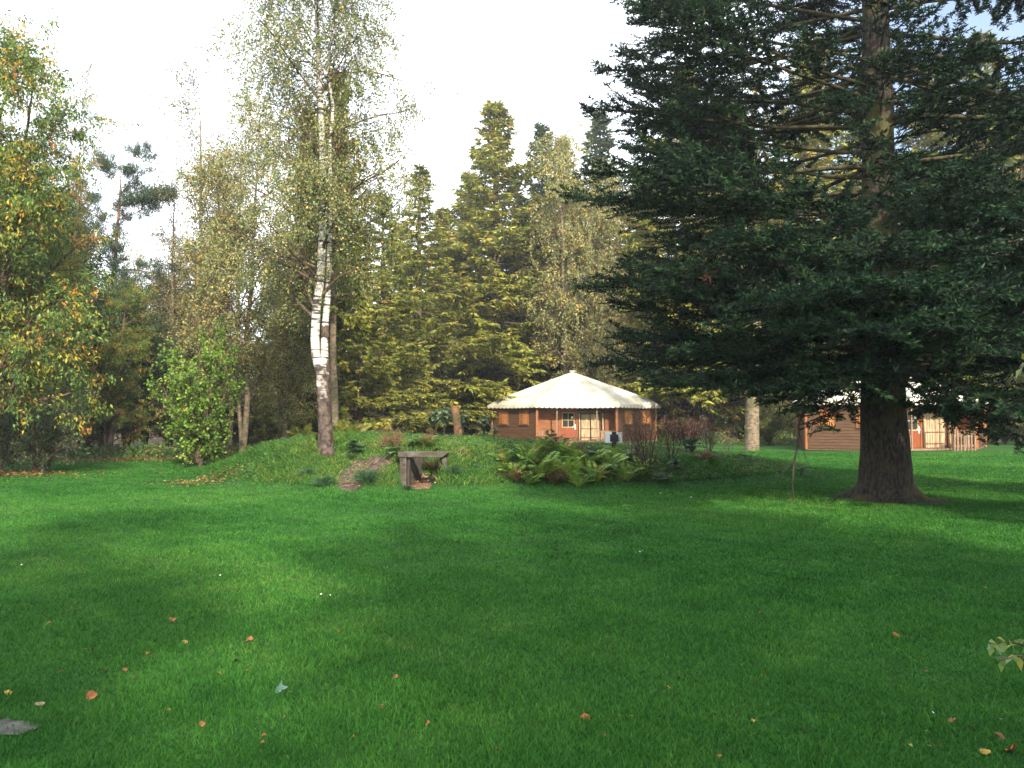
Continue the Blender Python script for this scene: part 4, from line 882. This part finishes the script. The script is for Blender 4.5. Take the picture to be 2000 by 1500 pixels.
for pr, px, py, s, lb in ((bl1, 700, 886, .7, 'low broad green leaves above the bare soil'), (bl2, 690, 880, .6, 'dark leaves right of the birch foot'), (bl1, 765, 893, .7, 'broad green leaves left of the concrete lintel'), (bl1, 815, 874, .7, 'broad leaf plant just behind the concrete lintel'),
      (bl3, 1185, 932, 1.0, 'bluish broad leaves right of the arching fern'), (bl1, 1160, 905, .9, 'broad green leaves below the pole doors'), (bl2, 1352, 893, 1.3, 'dark upright broad leaves on the right part of the mound'), (bl3, 1290, 945, .9, 'greyish broad leaves at the front foot right of the ferns'),
      (bl3, 1565, 930, .9, 'pale broad leaves at the far right end of the mound'), (bl1, 1240, 905, .8, 'broad green leaves behind the bare stems'), (bl2, 1320, 925, .8, 'dark leaves low on the right part of the mound'), (bl1, 1450, 900, .8, 'low leaves left of the hanging dead branch'), (bl3, 1000, 925, .6, 'greyish leaves at the left end of the fern bed'), (bl1, 1135, 890, .8, 'broad leaves behind the tall ferns')):
    plant(pr, px, py, s, lb, gB)
for pr, x, y, sc_, lb in ((fb, -1.95, 18.95, .6, 'brown fern seen through the tunnel opening'), (ferns[1], -2.15, 19.5, .55, 'green fern behind the tunnel opening'), (bl1, -1.75, 19.3, .6, 'green leaves seen through the right half of the tunnel opening')):
    plant(pr, 900, 0, sc_, lb, 'plants behind the tunnel opening', 'plant', p=Vector((x, y, 0)))
gS = 'tall leafy stalks behind the tunnel'
for px, d, s, lb in ((868, 25.5, 1.0, 'tall stalk with pale big leaves beside the cut red stump'), (852, 24.8, .8, 'stalk with pale leaves left of the stump'), (945, 26.5, .95, 'stalk with pale leaves near the left cabin corner'), (905, 25.2, .75, 'short stalk with leaves right of the stump'), (965, 27.0, .7, 'stalk with pale leaves touching the left cabin corner')):
    plant(bl4, px, 0, s, lb, gS, p=Vector((X(px, d), d, 0)))
# bare stems
def stems(name, seed, n, h, spread, mat, r=.011, kids=7, leaf=None):
    rg = np.random.default_rng(seed); root = empty(name); P = []
    for i in range(n):
        a = rg.uniform(0, 6.28); q = rg.uniform(.2, 1) * spread; p, _ = straight(h * rg.uniform(.6, 1.05), r, (math.cos(a) * q, math.sin(a) * q), seed * 10 + i, .03, 8); P.append(p)
    P = np.stack(P); R = np.tile(np.linspace(r, r * .3, 8), (n, 1)); Q, RQ = spawn(rg, P, R, kids, h * .28, 38, K=4, tmin=.3, wob=.2, up=.3, rscale=.7, rmin=.003); Q2, R2 = spawn(rg, Q, RQ, 3, h * .1, 45, K=3, wob=.2, up=.2, rscale=.7, rmin=.0028)
    v, f = join([tubes(P, R, 5), tubes(Q, RQ, 3), tubes(Q2, R2, 3)]); mesh_np('stems', v, f, mat, parent=root)
    if leaf: v, f, c = leaves_on(rg, Q2, **leaf); mesh_np('leaves', v, f, M_leaf, col=c, parent=root)
    return root
M_redst = noisemat('dark_red_stem', (.03, .015, .012), (.085, .04, .03), 9, .8, 0)
st1 = stems('bare_shrub', 101, 12, 1.35, .6, M_redst, leaf=dict(per=1, size=.05, spread=.02, aspect=.5, down=.2, palette=[(.30, .16, .12), (.2, .1, .05), (.12, .12, .04)], cw=[1, 1, 1]))
st2 = stems('bare_shrub', 102, 9, 1.7, .8, M_barkd, leaf=dict(per=1, size=.07, spread=.02, aspect=.5, down=.2, palette=[(.45, .3, .26), (.3, .2, .08)], cw=[1, 1]))
gT = 'bare dark shrubs on the mound'
for pr, px, py, s, lb in ((st1, 1262, 930, 1.05, 'dark red leafless shrub left end, in front of the cabin wall'), (st1, 1240, 915, .75, 'small leafless shrub behind the ferns by the sign'), (st2, 1345, 893, .95, 'tall thin bare shrub with a few pinkish leaves at its tips'), (st1, 1385, 890, .9, 'dark leafless shrub right of the tall thin one'), (st1, 1310, 905, .85, 'leafless shrub between the cabin corner and the tall thin one'), (st1, 1140, 915, .5, 'small leafless stems under the pole doors'), (st2, 1420, 888, .6, 'low bare shrub left of the tan trunk')):
    plant(pr, px, py, s, lb, gT, 'shrub')
M_dry = noisemat('dry_stalk', (.12, .06, .035), (.26, .14, .08), 9, .9, 0)
ds = stems('dry_stalks', 103, 8, .48, .12, M_dry, .006, 6, dict(per=2, size=.03, spread=.01, aspect=.6, palette=[(.2, .1, .05)], cw=[1]))
for px, py, lb in ((755, 878, 'reddish dry stalks on the mound left of the lintel, left clump'), (773, 876, 'reddish dry stalks on the mound left of the lintel, right clump'), (835, 877, 'dry stalks behind the concrete lintel')): plant(ds, px, py, 1.0, lb, 'dry seed stalks', 'plant')
# rust coloured hedge right of the cabin
rh = stems('rusty_hedge', 104, 55, 1.35, 1.5, M_redst, .012, 7, dict(per=5, size=.10, spread=.05, aspect=.5, palette=[(.12, .05, .03), (.17, .08, .035), (.08, .04, .025)], cw=[3, 2, 2]))
rh.location = (X(1335, 44), 44, 0); tag(rh, 'rust brown twiggy hedge right of the cabin that stands clear', 'hedge')
# tufts
def tuft(name, seed, n, h, pal):
    rg = np.random.default_rng(seed); K = 5; az = rg.uniform(0, 6.28, n); el = np.radians(rg.uniform(35, 88, n)); P = np.zeros((n, K, 3)); P[:, 0, :2] = rg.normal(size=(n, 2)) * .05
    for k in range(1, K): e = el - (k / K) ** 1.6 * 1.3; P[:, k] = P[:, k - 1] + np.stack([np.cos(az) * np.cos(e), np.sin(az) * np.cos(e), np.sin(e)], 1) * h / (K - 1)
    v, f = tubes(P, np.tile([.006, .006, .005, .004, .001], (n, 1)), 3); c = np.repeat(np.array(pal)[rg.integers(0, len(pal), n)], K * 3, 0)
    return mesh_np(name, v, f, M_grass, col=c)
TF = [(.07, .16, .07), (.10, .20, .09), (.05, .12, .04)]
tf = tuft('grass_tuft', 110, 260, .42, TF)
for px, py, s, lb in ((717, 944, 1.0, 'blue-green grass tuft on the bare soil left of the tunnel'), (632, 950, .8, 'grass tuft at the foot of the mound left of the bare soil'), (688, 897, .5, 'small grass tuft at the top of the bare soil'), (1010, 905, .7, 'grass tuft uphill at the left of the fern bed'), (885, 925, .6, 'grass tuft right of the tunnel mouth'), (600, 930, .6, 'grass tuft on the left slope of the mound'), (795, 958, .45, 'small tuft at the left foot of the tunnel')):
    plant(tf, px, py, s, lb, 'grass tufts on the mound', 'grass tuft')
# low leafy ground cover
rng = np.random.default_rng(120); n = 60000; x = rng.uniform(-7.5, 9.2, n); y = rng.uniform(16.4, 25, n); hh = H(x, y)
dens = np.clip(.25 + .6 * nz(x, y, 1.5, 9) + .9 * np.exp(-((x - 1.6) / 2.2) ** 2) * (y < 20) + .4 * (x > 3), .05, 1)
k = (hh > .08) & (rng.random(n) < dens) & ~inpoly(x, y, DP) & ~inpoly(x, y, FLOOR); x, y, hh = x[k], y[k], hh[k]; n = len(x)
c = np.stack([x, y, hh + rng.random(n) * .14 + .02], 1)
v, f = leafquads(c, unit(rng.normal(size=(n, 3)) * [1, 1, .4]), unit(rng.normal(size=(n, 3)) * .5 + [0, -.3, .9]), rng.uniform(.03, .085, n), rng.uniform(.02, .05, n))
tag(mesh_np('ground_cover', v, f, M_fern, col=pickcol(rng, (x * 3 + 60).astype(int), n, [(.03, .09, .02), (.05, .14, .03), (.08, .17, .04), (.15, .16, .04), (.24, .11, .03), (.20, .07, .03)], [3, 4, 3, 1.2, .5, .4], .15)), kind='stuff')
# litter under the left trees
rng = np.random.default_rng(121); n = 40000; x = rng.uniform(-32, 20, n); y = rng.uniform(18, 60, n); k = rng.random(n) < litter(x, y) * .9 + .012; k &= ~((y < 30) & (x > -9) & (x < 10)); x, y = x[k], y[k]
for (cx, cy, rx, ry, nn) in ((-14.5, 28.6, 3.6, 1.2, 1500), (-13.9, 21.3, 1.6, .8, 700), (-16.5, 21.8, 2, 1.0, 600), (-7.2, 18.8, 1.0, .8, 350)):
    g2 = rng.normal(size=(nn, 2)) * .6; x = np.concatenate([x, cx + g2[:, 0] * rx]); y = np.concatenate([y, cy + g2[:, 1] * ry])
n2 = 500; x2 = rng.uniform(-4.1, -1.5, n2); y2 = rng.uniform(16.6, 19.6, n2); kk = inpoly(x2, y2, DP) | inpoly(x2, y2, FLOOR); x = np.concatenate([x, x2[kk]]); y = np.concatenate([y, y2[kk]]); n = len(x)
v, f = leafquads(np.stack([x, y, H(x, y) + rng.uniform(.03, .075, n)], 1), unit(rng.normal(size=(n, 3)) * [1, 1, .25]), unit(rng.normal(size=(n, 3)) * .3 + [0, 0, 1]), rng.uniform(.05, .1, n), rng.uniform(.035, .07, n))
tag(mesh_np('leaf_litter', v, f, M_leaf, col=pickcol(rng, np.arange(n), n, [(.30, .15, .04), (.36, .22, .06), (.18, .09, .04), (.40, .30, .10)], [3, 3, 3, 1], 1)), kind='stuff')
# stump
sp_ = W(893, 853, 29.5); stp = empty('tree_stump', (sp_.x, 29.5, Hf(sp_.x, 29.5) - .05), 0, 'leaning cut reddish stump with orange top left of the clear-standing cabin', 'stump')
MB().tube([(.12, 0, 0), (.08, 0, .5), (-.0, 0, 1.2), (-.10, 0, 1.92)], [.21, .17, .15, .15], 12).build('trunk', noisemat('stump_bark', (.16, .07, .035), (.36, .19, .10), 6, .9, .6, c3=(.10, .09, .03)), stp, smooth=True)
MB().tube([(-.10, 0, 1.921), (-.101, 0, 1.927)], [.137, .133], 12).build('cut_face', flat('fresh_wood', (.50, .26, .10), .8), stp)
# far buildings
def house(name, px, d, w_, dp, h, rise, label, wallm, roofm):
    r = empty(name, (X(px, d), d, 0), 0, label, 'building')
    MB().box(-w_ / 2, w_ / 2, 0, dp, 0, h).build('wall', wallm, r)
    a, b_ = w_ / 2 + .4, .4
    MB().poly([(-a, -b_, h), (a, -b_, h), (a, dp / 2, h + rise), (-a, dp / 2, h + rise), (-a, dp + b_, h), (a, dp + b_, h), (-a, -b_, h + .15), (a, -b_, h + .15), (a, dp / 2, h + rise + .15), (-a, dp / 2, h + rise + .15), (-a, dp + b_, h + .15), (a, dp + b_, h + .15)],
              [(0, 1, 2, 3), (3, 2, 5, 4), (6, 9, 8, 7), (9, 10, 11, 8), (0, 6, 7, 1), (4, 5, 11, 10), (0, 3, 9, 6), (3, 4, 10, 9), (1, 7, 8, 2), (2, 8, 11, 5)]).build('roof', roofm, r)
    MB().box(-a, a, -b_ - .1, -b_ - .001, h - .02, h + .13).build('gutter', M_white, r)
    k = -w_ / 2 + .8
    while k < w_ / 2 - 1:
        f = MB().box(k, k + 1.0, -.05, -.001, 1.0, 2.0).build('window', M_white, r); MB().box(k + .08, k + .92, -.06, -.051, 1.08, 1.92).build('pane', M_glass, f); k += 2.3
    return r
house('garden_house', 505, 47, 6.0, 4, 2.3, 1.2, 'low dark house with white gutter and windows behind the trees left of the birch', flat('dark_wall', (.07, .055, .045), .8), noisemat('grey_roof', (.10, .10, .10), (.2, .19, .18), 3, .8))
house('garden_house', 1015, 72, 9.0, 6, 2.9, 2.0, 'grey roofed house behind the left slope of the canvas roof', flat('grey_wall', (.25, .24, .22), .8), noisemat('slate_roof', (.12, .12, .12), (.24, .22, .21), 3, .8))

# ------------------------------------------------------------------ fallen leaves on the lawn
def leafmesh(seed, kind):
    rg = np.random.default_rng(seed); n = 16; V = [(0, 0, .15)]; 
    for k in range(n):
        a = 2 * math.pi * k / n; r = {'round': 1 + .07 * math.cos(7 * a), 'long': (1 / math.sqrt(math.cos(a) ** 2 + (math.sin(a) / .5) ** 2)), 'lobed': .75 + .28 * math.cos(5 * a)}[kind] * (1 + rg.normal() * .04)
        V.append((math.cos(a) * r, math.sin(a) * r, .25 * math.sin(a * 2 + seed) * r + .12 * rg.normal() + .15))
    me = bpy.data.meshes.new('fallen_leaf'); me.from_pydata(V, [], [(0, 1 + k, 1 + (k + 1) % n) for k in range(n)]); me.update(); return me
def leafm(name, c1, c2):
    return noisemat(name, c1, c2, 1.6, .6, .2, detail=4, spec=.3)
LM = {'orange': leafm('orange_leaf', (.20, .05, .015), (.33, .12, .025)), 'yellow': leafm('yellow_leaf', (.26, .16, .03), (.38, .26, .05)), 'brown': leafm('brown_leaf', (.09, .035, .015), (.18, .085, .035)), 'dark': leafm('dark_leaf', (.02, .012, .010), (.05, .028, .02)), 'grey': leafm('grey_leaf', (.06, .12, .085), (.10, .18, .14)), 'pale': leafm('pale_leaf', (.22, .16, .08), (.32, .25, .14))}
MESH = {}
def fleaf(px, py, size_px, colr, kind='round', label=None, group=None, seed=0):
    d = CAMZ * F / (py - 815.0); p = W(px, py, d); p = on_ground(px, py, max(2.5, d - 1), d + 3); key = (colr, kind, seed % 3)
    if key not in MESH: me = leafmesh(seed % 3 + 7, kind); me.materials.append(LM[colr]); MESH[key] = me
    o = bpy.data.objects.new('fallen_leaf', MESH[key]); COL.objects.link(o); s = size_px * .43 / F * p.y
    o.scale = (s, s * 1.0, s * 1.0); rg = random.Random(px * 7 + py); o.rotation_euler = (rad(rg.uniform(15, 45)), rad(rg.uniform(-15, 15)), rg.uniform(0, 6.28)); o.location = (p.x, p.y, Hf(p.x, p.y) + .010 + s * .12)
    tag(o, label, 'leaf', group); return o
for px, py, sz, c, k, lb in [(1973, 1473, 32, 'orange', 'round', 'largest bright orange fallen leaf in the bottom right corner'), (1952, 1448, 26, 'brown', 'round', 'brownish leaf touching the large orange one at bottom right'), (1924, 1477, 26, 'yellow', 'long', 'long yellow leaf left of the large orange one at bottom right'),
    (548, 1357, 38, 'grey', 'lobed', 'large grey-green leaf lying on the left foreground lawn'), (568, 1361, 14, 'pale', 'long', 'small pale leaf touching the grey-green one'), (458, 1299, 22, 'dark', 'lobed', 'nearly black curled leaf standing in the left foreground grass'),
    (179, 1368, 24, 'orange', 'round', 'orange leaf just right of the mud patch'), (15, 1363, 18, 'yellow', 'round', 'yellow leaf at the top of the mud patch'), (78, 1383, 22, 'pale', 'long', 'pale leaf lying on the right end of the mud patch'), (1143, 1411, 24, 'orange', 'round', 'orange leaf alone at the bottom centre'),
    (1860, 1416, 18, 'brown', 'round', 'brown-orange leaf above the bottom right group'), (1750, 1247, 20, 'orange', 'round', 'orange leaf alone in the right middle of the lawn'), (338, 1215, 20, 'orange', 'lobed', 'orange leaf farthest back in the left foreground'), (485, 1258, 22, 'orange', 'round', 'orange leaf above the dark curled leaf')]:
    fleaf(px, py, sz, c, k, lb, 'fallen leaves on the lawn', px)
O_ = [(410, 1281), (484, 1316), (772, 1328), (428, 1320), (288, 1283), (660, 1238), (555, 1405), (515, 1440), (512, 1461), (690, 1448), (835, 1418), (145, 1416), (330, 1395), (395, 1420), (245, 1316), (463, 1110), (550, 1155), (1405, 1488), (1180, 1445), (1600, 1486), (1835, 1466), (1040, 1418), (1467, 1328), (1495, 1318), (1900, 1425), (1695, 1072), (790, 1270), (120, 1315), (1812, 1318), (1380, 1015)]
Y_ = [(362, 1258), (165, 1273), (178, 1271), (1233, 1406), (1290, 1412), (1210, 1404), (1472, 1416), (1598, 1410), (1778, 1465), (95, 1222), (320, 1183), (50, 1280), (340, 1350), (1815, 1465), (1925, 1152), (1306, 1348), (1450, 1302), (1810, 1437)]
B_ = [(300, 1290), (260, 1330), (205, 1408), (745, 1385), (640, 1360), (970, 1470), (1565, 1435), (1690, 1410), (205, 1320), (1540, 1368), (1325, 1330), (855, 988), (1485, 1200)]
for lst, c, lb, sz in ((O_, 'orange', 'small orange fallen leaf lying singly on the foreground lawn', 16), (Y_, 'yellow', 'small yellow fallen leaf lying singly on the foreground lawn', 14), (B_, 'brown', 'small dull brown fallen leaf sunk in the foreground lawn', 14)):
    for i, (px, py) in enumerate(lst): fleaf(px, py, sz * (.6 + .5 * ((px * 13) % 10) / 10) * min(1, (py - 815) / 480 + .1), c, ('round', 'long', 'lobed')[(px + py) % 3], lb, f'{c} leaves on the foreground lawn', px)
# daisies
dm = MB().poly([(0, 0, .02)] + [(math.cos(a * .3927) * (1 if a % 2 else .7), math.sin(a * .3927) * (1 if a % 2 else .7), 0) for a in range(16)], [(0, 1 + k, 1 + (k + 1) % 16) for k in range(16)]).build('daisy', M_white)
for i, (px, py) in enumerate([(627, 1170), (645, 1172), (1255, 1083), (1242, 1086), (378, 1111), (430, 1132), (42, 1111), (1823, 1408), (1955, 1421), (480, 970), (520, 968), (1290, 967), (1350, 975), (1250, 1085)]):
    p = on_ground(px, py, 2.5, 30); o = dm if i == 0 else dm.copy()
    if i: COL.objects.link(o)
    s = .006 + .0005 * p.y; o.location = (p.x, p.y, p.z + .045); o.scale = (s, s, s); o.rotation_euler = (.5, .2 * (i % 3), i); tag(o, 'tiny white daisy in the lawn', 'flower', 'tiny white daisies in the lawn')

# ------------------------------------------------------------------ sapling outside the right edge whose twigs reach into view
sap = empty('young_tree', (2.35, 2.9, 0), 0, 'young tree at the right edge whose leafy twigs reach into the photo', 'tree')
MB().tube([(0, 0, -.05), (.03, .0, .8), (0, .02, 1.7), (.05, 0, 2.6)], [.03, .025, .018, .006], 8).build('trunk', M_bark, sap, smooth=True)
rg = np.random.default_rng(9)
def twig(a, d1, b_, d2, nleaf, size, start_z):
    p0 = Vector(sap.location) * -1; A_ = W(*a, d1) + p0; B_ = W(*b_, d2) + p0; S_ = Vector((.01, 0, start_z))
    P = np.array([[tuple(S_), tuple(S_.lerp(A_, .5) + Vector((0, 0, .05))), tuple(A_), tuple(A_.lerp(B_, .5) + Vector((0, 0, .012))), tuple(B_)]])
    v, f = tubes(P, np.array([[.012, .008, .005, .003, .002]]), 5)
    t = .45 + .55 * (np.arange(nleaf) + .5) / nleaf; pos, tan = at(P, np.zeros(nleaf, int), t); D = unit(tan * .6 + rg.normal(size=(nleaf, 3)) * .6 + [0, 0, -.35])
    vv, ff = leafquads(pos, D, unit(rg.normal(size=(nleaf, 3)) * .5 + [0, -.5, .8]), size * rg.uniform(.7, 1.2, nleaf), size * .5)
    # finer leaf outline: split each quad ring
    col = np.repeat(np.array([(.14, .22, .04), (.20, .28, .06), (.30, .28, .05), (.16, .24, .12)])[rg.integers(0, 4, nleaf)], 4, 0)
    b1 = mesh_np('branch', v, f, M_bark, parent=sap, smooth=True); mesh_np('leaves', vv, ff, M_fern, col=col, parent=b1)
twig((2010, 1262), 2.9, (1932, 1258), 2.75, 22, .05, .65); twig((2015, 1285), 2.85, (1955, 1290), 2.7, 12, .045, .6); twig((2012, 700), 3.0, (1988, 735), 2.9, 8, .05, 1.7)
# ------------------------------------------------------------------ thin autumn haze
HZB = MB().box(-140, 140, -45, 130, -1.6, 34).build('haze', flat('haze_surface', (1, 1, 1)))
hm = bpy.data.materials.new('haze_air'); hm.use_nodes = True; ht = hm.node_tree; ht.nodes.clear()
ho = ht.nodes.new('ShaderNodeOutputMaterial'); hv = ht.nodes.new('ShaderNodeVolumePrincipled'); hv.inputs['Color'].default_value = (.93, .96, 1, 1); hv.inputs['Density'].default_value = .0008; hv.inputs['Anisotropy'].default_value = .3
ht.links.new(hv.outputs[0], ho.inputs['Volume']); HZB.data.materials.clear(); HZB.data.materials.append(hm); tag(HZB, kind='stuff')
